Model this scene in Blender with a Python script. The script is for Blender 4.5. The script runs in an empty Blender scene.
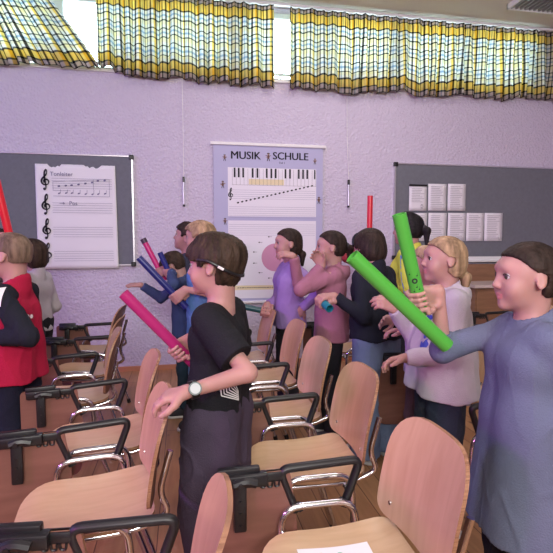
import bpy, bmesh, math, random
import numpy as np
from mathutils import Vector, Matrix, Quaternion
from mathutils.bvhtree import BVHTree
S = bpy.context.scene
COL = S.collection
random.seed(4)
R = math.radians
# ------------------------------------------------------------------ camera
F = 480.0; YAW = R(11); PITCH = R(4.35); CH = 1.27
cam_d = bpy.data.cameras.new('camera'); cam = bpy.data.objects.new('camera', cam_d); COL.objects.link(cam)
cam_d.sensor_width = 36; cam_d.lens = F / 553 * 36; cam_d.clip_start = 0.05
cam.location = (0, 0, CH); cam.rotation_euler = (R(90) - PITCH, 0, -YAW)
S.camera = cam
# ------------------------------------------------------------------ view + world
S.view_settings.view_transform = 'Standard'; S.view_settings.look = 'None'
S.view_settings.gamma = 1; S.view_settings.use_curve_mapping = False
S.view_settings.exposure = -0.42
S.cycles.use_denoising = True
S.cycles.max_bounces = 8
w = bpy.data.worlds.new('sky'); S.world = w; w.use_nodes = True
w.node_tree.nodes['Background'].inputs[0].default_value = (0.80, 0.93, 1.0, 1)
w.node_tree.nodes['Background'].inputs[1].default_value = 21.0
# ------------------------------------------------------------------ stage lamps of the room, plus added neutral fill
def area(name, loc, target, size, power, color, sizey=None, spread=180):
    d = bpy.data.lights.new(name, 'AREA'); d.energy = power; d.color = color; d.size = size
    if sizey: d.shape = 'RECTANGLE'; d.size_y = sizey
    d.spread = R(spread)
    o = bpy.data.objects.new(name, d); COL.objects.link(o); o.location = loc
    o.rotation_euler = (Vector(target) - Vector(loc)).to_track_quat('-Z', 'Y').to_euler()
    return o
area('added_fill_front', (-0.3, 0.4, 3.5), (-0.3, 0.7, 0), 2.4, 24, (1.0, 0.90, 0.88), 1.2)  # neutral overhead fill added for the children, not a lit ceiling fitting
area('added_fill_rear', (1.0, -1.8, 3.5), (1.0, -1.2, 0), 2.4, 20, (1.0, 0.90, 0.88), 1.2)  # second added overhead fill, unseen behind the camera
area('added_fill_mid', (1.4, 3.2, 3.5), (1.4, 3.2, 0), 1.6, 36, (1.0, 0.90, 0.88), 1.2)  # added overhead fill towards the back wall; the fitting there is unlit
area('added_bounce_fill', (0.0, -2.0, 2.3), (0.6, 1.0, 3.62), 2.0, 230, (1.0, 0.98, 0.93), 0.8)  # unseen uplight added behind the camera to brighten ceiling and walls
area('stage_lamp_purple', (-4.2, 1.2, 2.7), (0.4, 2.6, 1.0), 0.5, 42, (0.46, 0.26, 1.0), spread=120)
area('stage_lamp_pink', (-3.2, -1.2, 2.3), (0.5, 1.9, 0.8), 0.5, 17, (1.0, 0.24, 0.85), spread=75)
area('stage_lamp_blue', (-4.2, 3.0, 2.9), (0.0, 3.4, 1.2), 0.4, 20, (0.35, 0.36, 1.0), spread=130)

# ------------------------------------------------------------------ projection
Fh = Vector((math.sin(YAW), math.cos(YAW), 0)); Rt = Vector((math.cos(YAW), -math.sin(YAW), 0))
def P(px, py, d):
    u = (px - 276.5) / F; v = (276.5 - py) / F
    fwd = Fh * math.cos(PITCH) + Vector((0, 0, -math.sin(PITCH)))
    up = Fh * math.sin(PITCH) + Vector((0, 0, math.cos(PITCH)))
    r = fwd + Rt * u + up * v
    return Vector((0, 0, CH)) + r * (d / r.dot(Fh))
def PZ(px, d, z):
    p = P(px, 240, d); return Vector((p.x, p.y, z))
WALL = 4.78
def PW(px, py, y=WALL):       # point on a plane y = const (parallel to the back wall)
    p = P(px, py, 1.0) - Vector((0, 0, CH))
    return Vector((0, 0, CH)) + p * (y / p.y)
# ------------------------------------------------------------------ tags
def tag(o, label=None, cat=None, group=None, kind=None):
    if label: o['label'] = label
    if cat: o['category'] = cat
    if group: o['group'] = group
    if kind: o['kind'] = kind
    return o
def empty(name, loc=(0, 0, 0), rz=0):
    o = bpy.data.objects.new(name, None); COL.objects.link(o); o.location = loc
    o.rotation_euler = (0, 0, rz); o.empty_display_size = 0.1; return o
# ------------------------------------------------------------------ materials
MATS = {}
def sc3(c): return (c[0], c[1], c[2], 1)
def hexc(r, g, b):
    f = lambda c: (c / 255 / 12.92) if c / 255 <= 0.04045 else ((c / 255 + 0.055) / 1.055) ** 2.4
    return (f(r), f(g), f(b))
def mat(name, col, rough=0.6, metal=0.0, bump=0.0, bscale=40, var=0.0, vscale=6, sss=0, trans=0, stretch=None, spec=0.5):
    if name in MATS: return MATS[name]
    m = bpy.data.materials.new(name); m.use_nodes = True; nt = m.node_tree; N = nt.nodes; L = nt.links
    b = N['Principled BSDF']; b.inputs['Base Color'].default_value = sc3(col)
    b.inputs['Roughness'].default_value = rough; b.inputs['Metallic'].default_value = metal
    b.inputs['Specular IOR Level'].default_value = spec
    if sss:
        b.inputs['Subsurface Weight'].default_value = sss; b.inputs['Subsurface Radius'].default_value = (0.01, 0.004, 0.002)
        b.inputs['Subsurface Scale'].default_value = 1.0
    tc = N.new('ShaderNodeTexCoord'); mp = N.new('ShaderNodeMapping'); L.new(tc.outputs['Object'], mp.inputs[0])
    if stretch: mp.inputs['Scale'].default_value = stretch
    if var:
        n = N.new('ShaderNodeTexNoise'); n.inputs['Scale'].default_value = vscale; n.inputs['Detail'].default_value = 4
        L.new(mp.outputs[0], n.inputs[0])
        r = N.new('ShaderNodeValToRGB'); r.color_ramp.elements[0].position = 0.3; r.color_ramp.elements[1].position = 0.7
        r.color_ramp.elements[0].color = sc3([c * (1 - var) for c in col]); r.color_ramp.elements[1].color = sc3([min(1, c * (1 + var)) for c in col])
        L.new(n.outputs[0], r.inputs[0]); L.new(r.outputs[0], b.inputs['Base Color'])
    if bump:
        n2 = N.new('ShaderNodeTexNoise'); n2.inputs['Scale'].default_value = bscale; n2.inputs['Detail'].default_value = 5
        L.new(mp.outputs[0], n2.inputs[0])
        bp = N.new('ShaderNodeBump'); bp.inputs['Strength'].default_value = bump; bp.inputs['Distance'].default_value = 0.02
        L.new(n2.outputs[0], bp.inputs['Height']); L.new(bp.outputs[0], b.inputs['Normal'])
    MATS[name] = m; return m
def plaster():
    m = bpy.data.materials.new('rough_plaster'); m.use_nodes = True; nt = m.node_tree; N = nt.nodes; L = nt.links
    b = N['Principled BSDF']; b.inputs['Roughness'].default_value = 0.85
    b.inputs['Base Color'].default_value = sc3(hexc(202, 195, 214))
    tc = N.new('ShaderNodeTexCoord')
    n = N.new('ShaderNodeTexNoise'); n.inputs['Scale'].default_value = 26; n.inputs['Detail'].default_value = 5; n.inputs['Distortion'].default_value = 0.6
    v = N.new('ShaderNodeTexVoronoi'); v.inputs['Scale'].default_value = 45
    L.new(tc.outputs['Object'], n.inputs[0]); L.new(tc.outputs['Object'], v.inputs[0])
    mx = N.new('ShaderNodeMath'); mx.operation = 'ADD'; L.new(n.outputs[0], mx.inputs[0]); L.new(v.outputs[0], mx.inputs[1])
    bp = N.new('ShaderNodeBump'); bp.inputs['Strength'].default_value = 0.45; bp.inputs['Distance'].default_value = 0.02
    L.new(mx.outputs[0], bp.inputs['Height']); L.new(bp.outputs[0], b.inputs['Normal']); return m
def floorwood():
    m = bpy.data.materials.new('knotty_floor_boards'); m.use_nodes = True; nt = m.node_tree; N = nt.nodes; L = nt.links
    b = N['Principled BSDF']; b.inputs['Roughness'].default_value = 0.42
    tc = N.new('ShaderNodeTexCoord')
    br = N.new('ShaderNodeTexBrick'); br.inputs['Scale'].default_value = 1; br.inputs['Brick Width'].default_value = 3.2; br.inputs['Row Height'].default_value = 0.125
    br.inputs['Mortar Size'].default_value = 0.0022; br.offset = 0.37
    br.inputs['Color1'].default_value = sc3(hexc(186, 140, 98)); br.inputs['Color2'].default_value = sc3(hexc(170, 122, 82)); br.inputs['Mortar'].default_value = sc3(hexc(90, 55, 35))
    mp = N.new('ShaderNodeMapping'); mp.inputs['Rotation'].default_value = (0, 0, R(90)); L.new(tc.outputs['Object'], mp.inputs[0]); L.new(mp.outputs[0], br.inputs[0])
    g = N.new('ShaderNodeTexNoise'); g.inputs['Scale'].default_value = 3; g.inputs['Detail'].default_value = 6
    mg = N.new('ShaderNodeMapping'); mg.inputs['Scale'].default_value = (14, 1.2, 1); L.new(tc.outputs['Object'], mg.inputs[0]); L.new(mg.outputs[0], g.inputs[0])
    m1 = N.new('ShaderNodeMix'); m1.data_type = 'RGBA'; m1.blend_type = 'MULTIPLY'; m1.inputs[0].default_value = 0.55
    cr = N.new('ShaderNodeValToRGB'); cr.color_ramp.elements[0].color = (0.55, 0.45, 0.4, 1); cr.color_ramp.elements[1].color = (1, 1, 1, 1); cr.color_ramp.elements[0].position = 0.3; cr.color_ramp.elements[1].position = 0.65
    L.new(g.outputs[0], cr.inputs[0]); L.new(br.outputs[0], m1.inputs[6]); L.new(cr.outputs[0], m1.inputs[7])
    v = N.new('ShaderNodeTexVoronoi'); v.inputs['Scale'].default_value = 1; v.feature = 'F1'
    mv = N.new('ShaderNodeMapping'); mv.inputs['Scale'].default_value = (7.0, 3.6, 1); L.new(tc.outputs['Object'], mv.inputs[0]); L.new(mv.outputs[0], v.inputs[0])
    kr = N.new('ShaderNodeValToRGB'); kr.color_ramp.elements[0].color = (0.12, 0.05, 0.03, 1); kr.color_ramp.elements[1].color = (1, 1, 1, 1); kr.color_ramp.elements[0].position = 0.05; kr.color_ramp.elements[1].position = 0.12
    L.new(v.outputs['Distance'], kr.inputs[0])
    m2 = N.new('ShaderNodeMix'); m2.data_type = 'RGBA'; m2.blend_type = 'MULTIPLY'; m2.inputs[0].default_value = 0.8
    L.new(m1.outputs[2], m2.inputs[6]); L.new(kr.outputs[0], m2.inputs[7]); L.new(m2.outputs[2], b.inputs['Base Color']); return m
def plaid():
    m = bpy.data.materials.new('plaid_curtain_cloth'); m.use_nodes = True; nt = m.node_tree; N = nt.nodes; L = nt.links
    for n in list(N): N.remove(n)
    out = N.new('ShaderNodeOutputMaterial'); uv = N.new('ShaderNodeTexCoord'); sp = N.new('ShaderNodeSeparateXYZ'); L.new(uv.outputs['UV'], sp.inputs[0])
    W, Y, K, B, O = (0.88, 0.90, 0.88, 1), (0.88, 0.70, 0.18, 1), (0.035, 0.05, 0.05, 1), (0.36, 0.52, 0.68, 1), (0.8, 0.8, 0.7, 1)
    G, P_, H_ = (0.05, 0.075, 0.065, 1), (0.88, 0.85, 0.66, 1), (0.60, 0.52, 0.50, 1)
    stopv = [(0, G), (.012, H_), (.045, G), (.062, Y), (.165, K), (.185, W), (.225, B), (.250, W), (.285, G), (.302, P_), (.350, W), (.385, G), (.400, W), (.435, B), (.460, W), (.495, G), (.510, P_), (.56, W), (.600, G), (.615, W), (.655, B), (.68, W), (.715, G), (.73, P_), (.765, W), (.80, K), (.822, Y), (.915, K), (.935, H_), (.985, K)]
    stopu = [(0, K), (0.09, W), (0.22, Y), (0.31, K), (0.39, W), (0.46, B), (0.50, W), (0.60, K), (0.67, P_), (0.80, K), (0.85, W)]
    rs = []
    for ax in (0, 1):
        stops = (stopu, stopv)[ax]
        mu = N.new('ShaderNodeMath'); mu.operation = 'MULTIPLY'; mu.inputs[1].default_value = 1.0 if ax else 1 / 0.24; L.new(sp.outputs[ax], mu.inputs[0])
        fr = N.new('ShaderNodeMath'); fr.operation = 'FRACT'; L.new(mu.outputs[0], fr.inputs[0])
        r = N.new('ShaderNodeValToRGB'); r.color_ramp.interpolation = 'CONSTANT'; e = r.color_ramp.elements
        e[0].position = 0; e[0].color = stops[0][1]; e[1].position = stops[1][0]; e[1].color = stops[1][1]
        for p, c in stops[2:]:
            k = e.new(p); k.color = c
        L.new(fr.outputs[0], r.inputs[0]); rs.append(r)
    mx = N.new('ShaderNodeMix'); mx.data_type = 'RGBA'; mx.blend_type = 'MIX'; mx.inputs[0].default_value = 0.5
    mm = N.new('ShaderNodeMix'); mm.data_type = 'RGBA'; mm.blend_type = 'MULTIPLY'; mm.inputs[0].default_value = 1
    for q in (mx, mm): L.new(rs[0].outputs[0], q.inputs[6]); L.new(rs[1].outputs[0], q.inputs[7])
    fin = N.new('ShaderNodeMix'); fin.data_type = 'RGBA'; fin.inputs[0].default_value = 0.68; L.new(mx.outputs[2], fin.inputs[6]); L.new(mm.outputs[2], fin.inputs[7])
    d = N.new('ShaderNodeBsdfDiffuse'); t = N.new('ShaderNodeBsdfTranslucent'); ms = N.new('ShaderNodeMixShader'); ms.inputs[0].default_value = 0.52
    tp = N.new('ShaderNodeBsdfTransparent'); ms2 = N.new('ShaderNodeMixShader'); ms2.inputs[0].default_value = 0.10
    for q in (d, t, tp): L.new(fin.outputs[2], q.inputs[0])
    L.new(d.outputs[0], ms.inputs[1]); L.new(t.outputs[0], ms.inputs[2]); L.new(ms.outputs[0], ms2.inputs[1]); L.new(tp.outputs[0], ms2.inputs[2])
    L.new(ms2.outputs[0], out.inputs[0]); return m
def glassm():
    m = bpy.data.materials.new('window_glass'); m.use_nodes = True; nt = m.node_tree; N = nt.nodes; L = nt.links
    for n in list(N): N.remove(n)
    out = N.new('ShaderNodeOutputMaterial'); t = N.new('ShaderNodeBsdfTransparent'); g = N.new('ShaderNodeBsdfGlossy'); g.inputs[1].default_value = 0.02
    fz = N.new('ShaderNodeFresnel'); ms = N.new('ShaderNodeMixShader'); t.inputs[0].default_value = (0.93, 0.98, 0.97, 1)
    L.new(fz.outputs[0], ms.inputs[0]); L.new(t.outputs[0], ms.inputs[1]); L.new(g.outputs[0], ms.inputs[2]); L.new(ms.outputs[0], out.inputs[0]); return m
def plywood(name, c1, c2, rough=0.33, sc=(3, 3, 30)):
    m = bpy.data.materials.new(name); m.use_nodes = True; nt = m.node_tree; N = nt.nodes; L = nt.links
    b = N['Principled BSDF']; b.inputs['Roughness'].default_value = rough
    tc = N.new('ShaderNodeTexCoord'); mp = N.new('ShaderNodeMapping'); mp.inputs['Scale'].default_value = sc; L.new(tc.outputs['Object'], mp.inputs[0])
    n = N.new('ShaderNodeTexNoise'); n.inputs['Scale'].default_value = 2.2; n.inputs['Detail'].default_value = 6; n.inputs['Distortion'].default_value = 0.5; L.new(mp.outputs[0], n.inputs[0])
    r = N.new('ShaderNodeValToRGB'); r.color_ramp.elements[0].color = sc3(c1); r.color_ramp.elements[1].color = sc3(c2); r.color_ramp.elements[0].position = 0.3; r.color_ramp.elements[1].position = 0.7
    L.new(n.outputs[0], r.inputs[0]); L.new(r.outputs[0], b.inputs['Base Color']); return m
# ------------------------------------------------------------------ mesh helpers
class MB:
    def __init__(s): s.v = []; s.f = []; s.m = []; s.uv = None
    def add(s, vs, fs, mi=0):
        o = len(s.v); s.v += [tuple(p) for p in vs]; s.f += [tuple(i + o for i in f) for f in fs]; s.m += [mi] * len(fs)
    def box(s, lo, hi, mi=0, M=None, bev=0):
        x0, y0, z0 = lo; x1, y1, z1 = hi
        if bev:
            bm = bmesh.new(); bmesh.ops.create_cube(bm, size=1)
            for v in bm.verts: v.co = Vector(((x0 + x1) / 2 + v.co.x * (x1 - x0), (y0 + y1) / 2 + v.co.y * (y1 - y0), (z0 + z1) / 2 + v.co.z * (z1 - z0)))
            bmesh.ops.bevel(bm, geom=bm.edges[:], offset=bev, segments=2, affect='EDGES', profile=0.5)
            bm.verts.ensure_lookup_table(); vs = [v.co.copy() for v in bm.verts]; fs = [[v.index for v in f.verts] for f in bm.faces]; bm.free()
        else:
            vs = [Vector(p) for p in ((x0, y0, z0), (x1, y0, z0), (x1, y1, z0), (x0, y1, z0), (x0, y0, z1), (x1, y0, z1), (x1, y1, z1), (x0, y1, z1))]
            fs = [(0, 3, 2, 1), (4, 5, 6, 7), (0, 1, 5, 4), (1, 2, 6, 5), (2, 3, 7, 6), (3, 0, 4, 7)]
        if M: vs = [M @ v for v in vs]
        s.add(vs, fs, mi)
    def tube(s, pts, r, n=10, fillet=0, mi=0, cap=True, closed=False, sx=1.0):
        pts = [Vector(p) for p in pts]
        if fillet: pts = roundpath(pts, fillet)
        rings = []; up = None; N = len(pts)
        for i, p in enumerate(pts):
            t = (pts[min(i + 1, N - 1)] - pts[max(i - 1, 0)]).normalized()
            if up is None:
                up = Vector((0, 0, 1)) if abs(t.z) < 0.9 else Vector((1, 0, 0))
            a = t.cross(up); a = a.normalized() if a.length > 1e-6 else Vector((1, 0, 0)); b = a.cross(t); up = b
            rr = r[i] if isinstance(r, (list, tuple)) and len(r) == N else (r if not isinstance(r, (list, tuple)) else r[0])
            rings.append([p + a * math.cos(2 * math.pi * k / n) * rr * sx + b * math.sin(2 * math.pi * k / n) * rr for k in range(n)])
        vs = [q for g in rings for q in g]; fs = []
        for i in range(N - 1):
            for k in range(n):
                k2 = (k + 1) % n; fs.append((i * n + k, i * n + k2, (i + 1) * n + k2, (i + 1) * n + k))
        if cap: fs.append(tuple(range(n))[::-1]); fs.append(tuple((N - 1) * n + k for k in range(n)))
        s.add(vs, fs, mi)
    def build(s, name, mats, parent=None, smooth=False, loc=None):
        me = bpy.data.meshes.new(name); me.from_pydata(s.v, [], s.f)
        if not isinstance(mats, (list, tuple)): mats = [mats]
        for m in mats: me.materials.append(m)
        if len(mats) > 1: me.polygons.foreach_set('material_index', s.m)
        if s.uv:
            l = me.uv_layers.new(name='uv')
            for lp in me.loops: l.data[lp.index].uv = s.uv[lp.vertex_index]
        me.update()
        bm = bmesh.new(); bm.from_mesh(me); bmesh.ops.recalc_face_normals(bm, faces=bm.faces); bm.to_mesh(me); bm.free()
        if smooth:
            me.polygons.foreach_set('use_smooth', [True] * len(me.polygons))
            try: me.set_sharp_from_angle(angle=R(42))
            except Exception: pass
        o = bpy.data.objects.new(name, me); COL.objects.link(o)
        if parent: o.parent = parent
        if loc is not None: o.location = loc
        return o
def roundpath(pts, r, seg=5):
    out = [pts[0]]
    for i in range(1, len(pts) - 1):
        a, b, c = pts[i - 1], pts[i], pts[i + 1]
        d1 = (a - b); d2 = (c - b); rr = min(r, d1.length * 0.48, d2.length * 0.48)
        p1 = b + d1.normalized() * rr; p2 = b + d2.normalized() * rr
        for k in range(seg + 1):
            t = k / seg; out.append(p1 * (1 - t) ** 2 + b * 2 * t * (1 - t) + p2 * t * t)
    out.append(pts[-1]); return out
def centre(o):          # move an object's origin to the middle of its own geometry (top-level things)
    me = o.data; c = sum((v.co for v in me.vertices), Vector()) / len(me.vertices)
    me.transform(Matrix.Translation(-c)); o.location = o.location + c; return o
def copy_tree(o, parent=None):
    c = o.copy(); COL.objects.link(c); c.parent = parent
    for ch in list(o.children): copy_tree(ch, c)
    return c
def text(body, size, M, matl, name, parent=None, bold=0.0, depth=0.0006, align='CENTER'):
    cu = bpy.data.curves.new(name, 'FONT'); cu.body = body; cu.size = size; cu.align_x = align; cu.align_y = 'CENTER'; cu.extrude = depth; cu.offset = bold; cu.resolution_u = 3
    t = bpy.data.objects.new(name, cu); COL.objects.link(t)
    dg = bpy.context.evaluated_depsgraph_get(); me = bpy.data.meshes.new_from_object(t.evaluated_get(dg))
    bpy.data.objects.remove(t); bpy.data.curves.remove(cu)
    me.transform(M); me.materials.clear(); me.materials.append(matl); me.name = name
    o = bpy.data.objects.new(name, me); COL.objects.link(o)
    if parent: o.parent = parent
    return o
# ================================================================== THE ROOM
M_pl = plaster(); M_floor = floorwood(); M_plaid = plaid(); M_glass = glassm()
M_ceil = mat('ceiling_paint', hexc(214, 208, 196), 0.9, bump=0.1, bscale=60)
M_white = mat('white_paint', (0.78, 0.78, 0.78), 0.4)
M_frame = mat('pale_window_frame', (0.62, 0.72, 0.72), 0.4)
M_black = mat('black_plastic', (0.009, 0.009, 0.011), 0.40)
M_dark = mat('black_ink', (0.012, 0.012, 0.02), 0.7)
M_alu = mat('brushed_aluminium', (0.62, 0.62, 0.66), 0.35, 0.8)
M_board = mat('grey_pinboard_felt', hexc(110, 114, 122), 0.9, bump=0.15, bscale=300, var=0.06, vscale=30)
M_paper = mat('white_paper', (0.80, 0.80, 0.84), 0.75)
CEIL = 3.565; X0, X1, Y0 = -5.2, 5.2, -3.2; SILL = 2.84; LINT = 3.52
def boxobj(name, lo, hi, m, kind=None, parent=None, bev=0):
    b = MB(); b.box(lo, hi, bev=bev); o = b.build(name, m, parent)
    if kind: o['kind'] = kind
    return o
boxobj('floor', (X0 - .2, Y0 - .2, -.12), (X1 + .2, WALL + .25, 0), M_floor, 'structure')
boxobj('ceiling', (X0 - .2, Y0 - .2, CEIL), (X1 + .2, WALL + .25, CEIL + .12), M_ceil, 'structure')
boxobj('wall_left', (X0 - .2, Y0, 0), (X0, WALL, CEIL), M_pl, 'structure')
boxobj('wall_right', (X1, Y0, 0), (X1 + .2, WALL, CEIL), M_pl, 'structure')
boxobj('wall_front', (X0 - .2, Y0 - .2, 0), (X1 + .2, Y0, CEIL), M_pl, 'structure')
WX = [-4.4, -2.75, -1.1, 0.55, 2.2, 3.85]      # ribbon of high windows
wb = MB(); wb.box((X0 - .2, WALL, 0), (X1 + .2, WALL + .25, SILL)); wb.box((X0 - .2, WALL, LINT), (X1 + .2, WALL + .25, CEIL))
wb.box((X0 - .2, WALL, SILL), (WX[0], WALL + .25, LINT)); wb.box((WX[-1], WALL, SILL), (X1 + .2, WALL + .25, LINT))
wb.build('wall_back', M_pl)['kind'] = 'structure'
for i in range(len(WX) - 1):
    e = empty('window_%d' % (i + 1), ((WX[i] + WX[i + 1]) / 2, WALL + .12, SILL)); e['kind'] = 'structure'
    hw = (WX[i + 1] - WX[i]) / 2; H = LINT - SILL; b = MB(); t = .05
    b.box((-hw, -.03, 0), (hw, .03, t)); b.box((-hw, -.03, H - t), (hw, .03, H)); b.box((-hw, -.03, t), (-hw + t, .03, H - t)); b.box((hw - t, -.03, t), (hw, .03, H - t)); b.box((-.025, -.03, t), (.025, .03, H - t))
    b.box((-hw + .07, -.045, t + .02), (-.045, -.03, t + .045)); b.box((.045, -.045, t + .02), (hw - .07, -.045 + .015, t + .045))
    b.build('window_frame', M_frame, e)
    g = MB(); g.box((-hw + t, -.004, t), (-.025, .004, H - t)); g.box((.025, -.004, t), (hw - t, .004, H - t)); g.build('window_glass', M_glass, e)
    s = MB(); s.box((-hw, -.145, -.025), (hw, .0, .0)); s.build('window_sill', M_white, e)
boxobj('baseboard_back', (X0, WALL - .02, 0), (X1, WALL, .045), mat('wood_skirting', hexc(190, 130, 95), 0.5), 'structure')
# -------- curtains
def curtain(x0, x1, z0f, name, label, full=1.75, amp=.036, seed=1, left=None, yy=WALL - .075):
    rnd = random.Random(seed); nu = int((x1 - x0) / .0065); nv = 34; ztop = 3.508
    ph = [rnd.uniform(0, 6.28) for _ in range(5)]; b = MB(); uv = []
    for j in range(nv + 1):
        v = j / nv
        for i in range(nu + 1):
            u = i / nu; x = x0 + (x1 - x0) * u; zb = z0f(u)
            z = ztop - (ztop - zb) * v
            if v > .93: z += .006 * math.sin(x * 60 + ph[0])
            s = x * 58 + 1.2 * math.sin(x * 7 + ph[1]) + .8 * math.sin(x * 17 + ph[2])
            fold = math.sin(s + .9 * math.sin(v * 2.2 + x * 5)) * (.45 + .55 * v)
            fine = math.sin(x * 150 + ph[3]) * max(0, 1 - v * 5)
            y = yy + amp * fold + .007 * fine + .012 * math.sin(x * 23 + v * 4 + ph[4])
            xx = x + .010 * math.cos(s) * v
            if left: xx, y, z = left(u, v, xx, y, z)
            if abs(v - .045) < .02: y += .006
            b.v.append((xx, y, z)); uv.append((x * full + .02 * math.sin(x * 3), min(.999, max(.001, v + .012 * math.sin(x * 9 + ph[0]) * math.sin(v * 3.14)))))
    W_ = nu + 1
    for j in range(nv):
        for i in range(nu): b.f.append((j * W_ + i, j * W_ + i + 1, (j + 1) * W_ + i + 1, (j + 1) * W_ + i)); b.m.append(0)
    b.uv = uv; o = b.build(name, M_plaid, smooth=True); sm = o.modifiers.new('thickness', 'SOLIDIFY'); sm.thickness = .0012
    for p in o.data.polygons: p.use_smooth = True
    tag(o, label, 'curtain', 'plaid curtains'); return centre(o)
xL = PW(97, 10).x; xM = PW(272, 40).x; xN = PW(288, 40).x
def lower(a, c, wob): return lambda u: a + (c - a) * u + wob * math.sin(u * 21) + wob * .6 * math.sin(u * 47)
curtain(xL, xM, lambda u: 2.84 - .085 * min(1, u * 4) + .035 * math.exp(-((u - .42) / .07) ** 2) + .012 * math.sin(u * 30), 'curtain', 'plaid curtain above the music chart and the cord beside it, right end darker', seed=3, amp=.040)
curtain(xN, xN + 3.4, lambda u: 2.735 + .07 * u + .015 * math.sin(u * 26) + .012 * math.sin(u * 61) + .05 * math.exp(-((u - .36) / .015) ** 2), 'curtain', 'long plaid curtain on the window above the grey pinboard with eight small sheets', seed=8)
def drawn(u, v, x, y, z):
    # right edge swept back to the left at the top, the hem lying along the sill
    k = max(0, (u - .45) / .55); x2 = x - (1 - v) ** 1.1 * .50 * k
    z2 = z if v < .5 else z; return x2, y - .02 * k, z2 + .10 * (v ** 3) * math.sin(u * 9) * .2
curtain(-3.9, xL + .03, lambda u: 2.795 + .01 * math.sin(u * 40), 'curtain', 'plaid curtain pulled askew above flip chart paper, slanting edge beside bare pane', seed=12, left=drawn, full=1.15, amp=.022)
rail = MB(); rail.box((-4.5, WALL - .095, 3.515), (4.0, WALL - .055, 3.538), bev=.004); tag(rail.build('curtain_rail', M_white), 'white curtain rail fixed under the ceiling along the windows', 'curtain rail')
# -------- ceiling lamp (unlit louvre) at the top right
lp = PW(536, 1, 4.55); lamp = empty('ceiling_light', (lp.x + .15, 4.22, CEIL)); tag(lamp, 'unlit louvred ceiling light fitting above the long plaid curtain', 'ceiling light')
b = MB(); b.box((-.62, -.14, -.05), (.62, -.125, 0)); b.box((-.62, .125, -.05), (.62, .14, 0)); b.box((-.62, -.14, -.05), (-.605, .14, 0)); b.box((.605, -.14, -.05), (.62, .14, 0)); b.box((-.6, -.12, -.008), (.6, .12, 0)); b.build('frame', M_white, lamp)
b = MB()
for k in range(24): b.box((-.59 + k * .05, -.124, -.045), (-.575 + k * .05, .124, -.012))
b.build('louvre', mat('grey_louvre', (.4, .4, .4), .4, .5), lamp)
# -------- pinboards
def pinboard(xa, xb, za, zb, label, tray):
    e = empty('pinboard', ((xa + xb) / 2, WALL, za)); hw = (xb - xa) / 2; H = zb - za
    b = MB(); b.box((-hw, -.022, 0), (hw, -.002, H)); b.build('felt_panel', M_board, e)
    b = MB(); t = .014
    b.box((-hw - t, -.03, -t), (hw + t, -.002, 0), bev=.003); b.box((-hw - t, -.03, H), (hw + t, -.002, H + t), bev=.003); b.box((-hw - t, -.03, 0), (-hw, -.002, H)); b.box((hw, -.03, 0), (hw + t, -.002, H))
    b.build('frame', M_alu, e)
    for sx in (-1, 1):
        for zz in (0, H):
            c = MB(); c.box((sx * hw - .022, -.036, zz - .022), (sx * hw + .022, -.002, zz + .022), bev=.006); c.build('corner_cap', M_black, e)
    if tray:
        c = MB(); c.box((-hw, -.09, -.055), (hw, -.03, -.03), bev=.005); c.box((-hw, -.035, -.055), (hw, -.025, .005)); c.build('tray', M_white, e)
    tag(e, label, 'pinboard'); return e
a = PW(131.5, 160); zt = 2.06; zb_ = 1.03
pinboard(a.x - 2.1, a.x, 1.04, 2.045, 'grey pinboard in an aluminium frame behind the large handwritten music sheet', False)
c = PW(395, 166); pinboard(c.x, c.x + 2.7, 1.085, 2.06, 'wide grey pinboard with a white tray below and small paper sheets pinned on it', True)
# -------- treble clef
def clef_mesh(b, M, s, mi=0, r=.055):
    pts = [(-.02, -.82), (-.16, -.80), (-.20, -.66), (-.08, -.58), (.05, -.66), (.06, -.78), (-.03, -.90), (-.16, -.86)]
    body = [(.04, -.80), (.05, -.5), (-.02, 0), (-.06, .45), (-.03, .8), (.08, 1.0), (.16, .85), (.12, .6), (-.05, .38), (-.26, .15), (-.33, -.12), (-.20, -.35), (.05, -.42), (.26, -.30), (.30, -.08), (.16, .08), (-.02, .06), (-.12, -.08), (-.05, -.22)]
    def spl(q):
        out = []
        for i in range(len(q) - 1):
            p0 = Vector(q[max(0, i - 1)]); p1 = Vector(q[i]); p2 = Vector(q[i + 1]); p3 = Vector(q[min(len(q) - 1, i + 2)])
            for k in range(4):
                t = k / 4; out.append(.5 * (2 * p1 + (p2 - p0) * t + (2 * p0 - 5 * p1 + 4 * p2 - p3) * t * t + (3 * p1 - p0 - 3 * p2 + p3) * t ** 3))
        out.append(Vector(q[-1])); return out
    for q in (body,):
        c = spl(q); L_ = len(c); vs = []; fs = []
        for i, p in enumerate(c):
            t = (c[min(i + 1, L_ - 1)] - c[max(i - 1, 0)]).normalized(); nn = Vector((-t.y, t.x)); w_ = r * (.7 + .9 * abs(math.sin(i / L_ * 9)))
            for sg in (-1, 1): qv = p + nn * w_ * sg; vs.append(M @ Vector((qv.x * s, qv.y * s, 0)))
        for i in range(L_ - 1): fs.append((2 * i, 2 * i + 1, 2 * i + 3, 2 * i + 2))
        b.add(vs, fs, mi)
    disc(b, M, -.08 * s, -.80 * s, .13 * s, mi=mi)
def disc(b, M, x, y, r, ry=None, n=14, ang=0, mi=0):
    ry = ry or r; vs = []
    for k in range(n):
        a = 2 * math.pi * k / n; px = r * math.cos(a); py = ry * math.sin(a)
        vs.append(M @ Vector((x + px * math.cos(ang) - py * math.sin(ang), y + px * math.sin(ang) + py * math.cos(ang), 0)))
    b.add(vs, [tuple(range(n))], mi)
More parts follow.
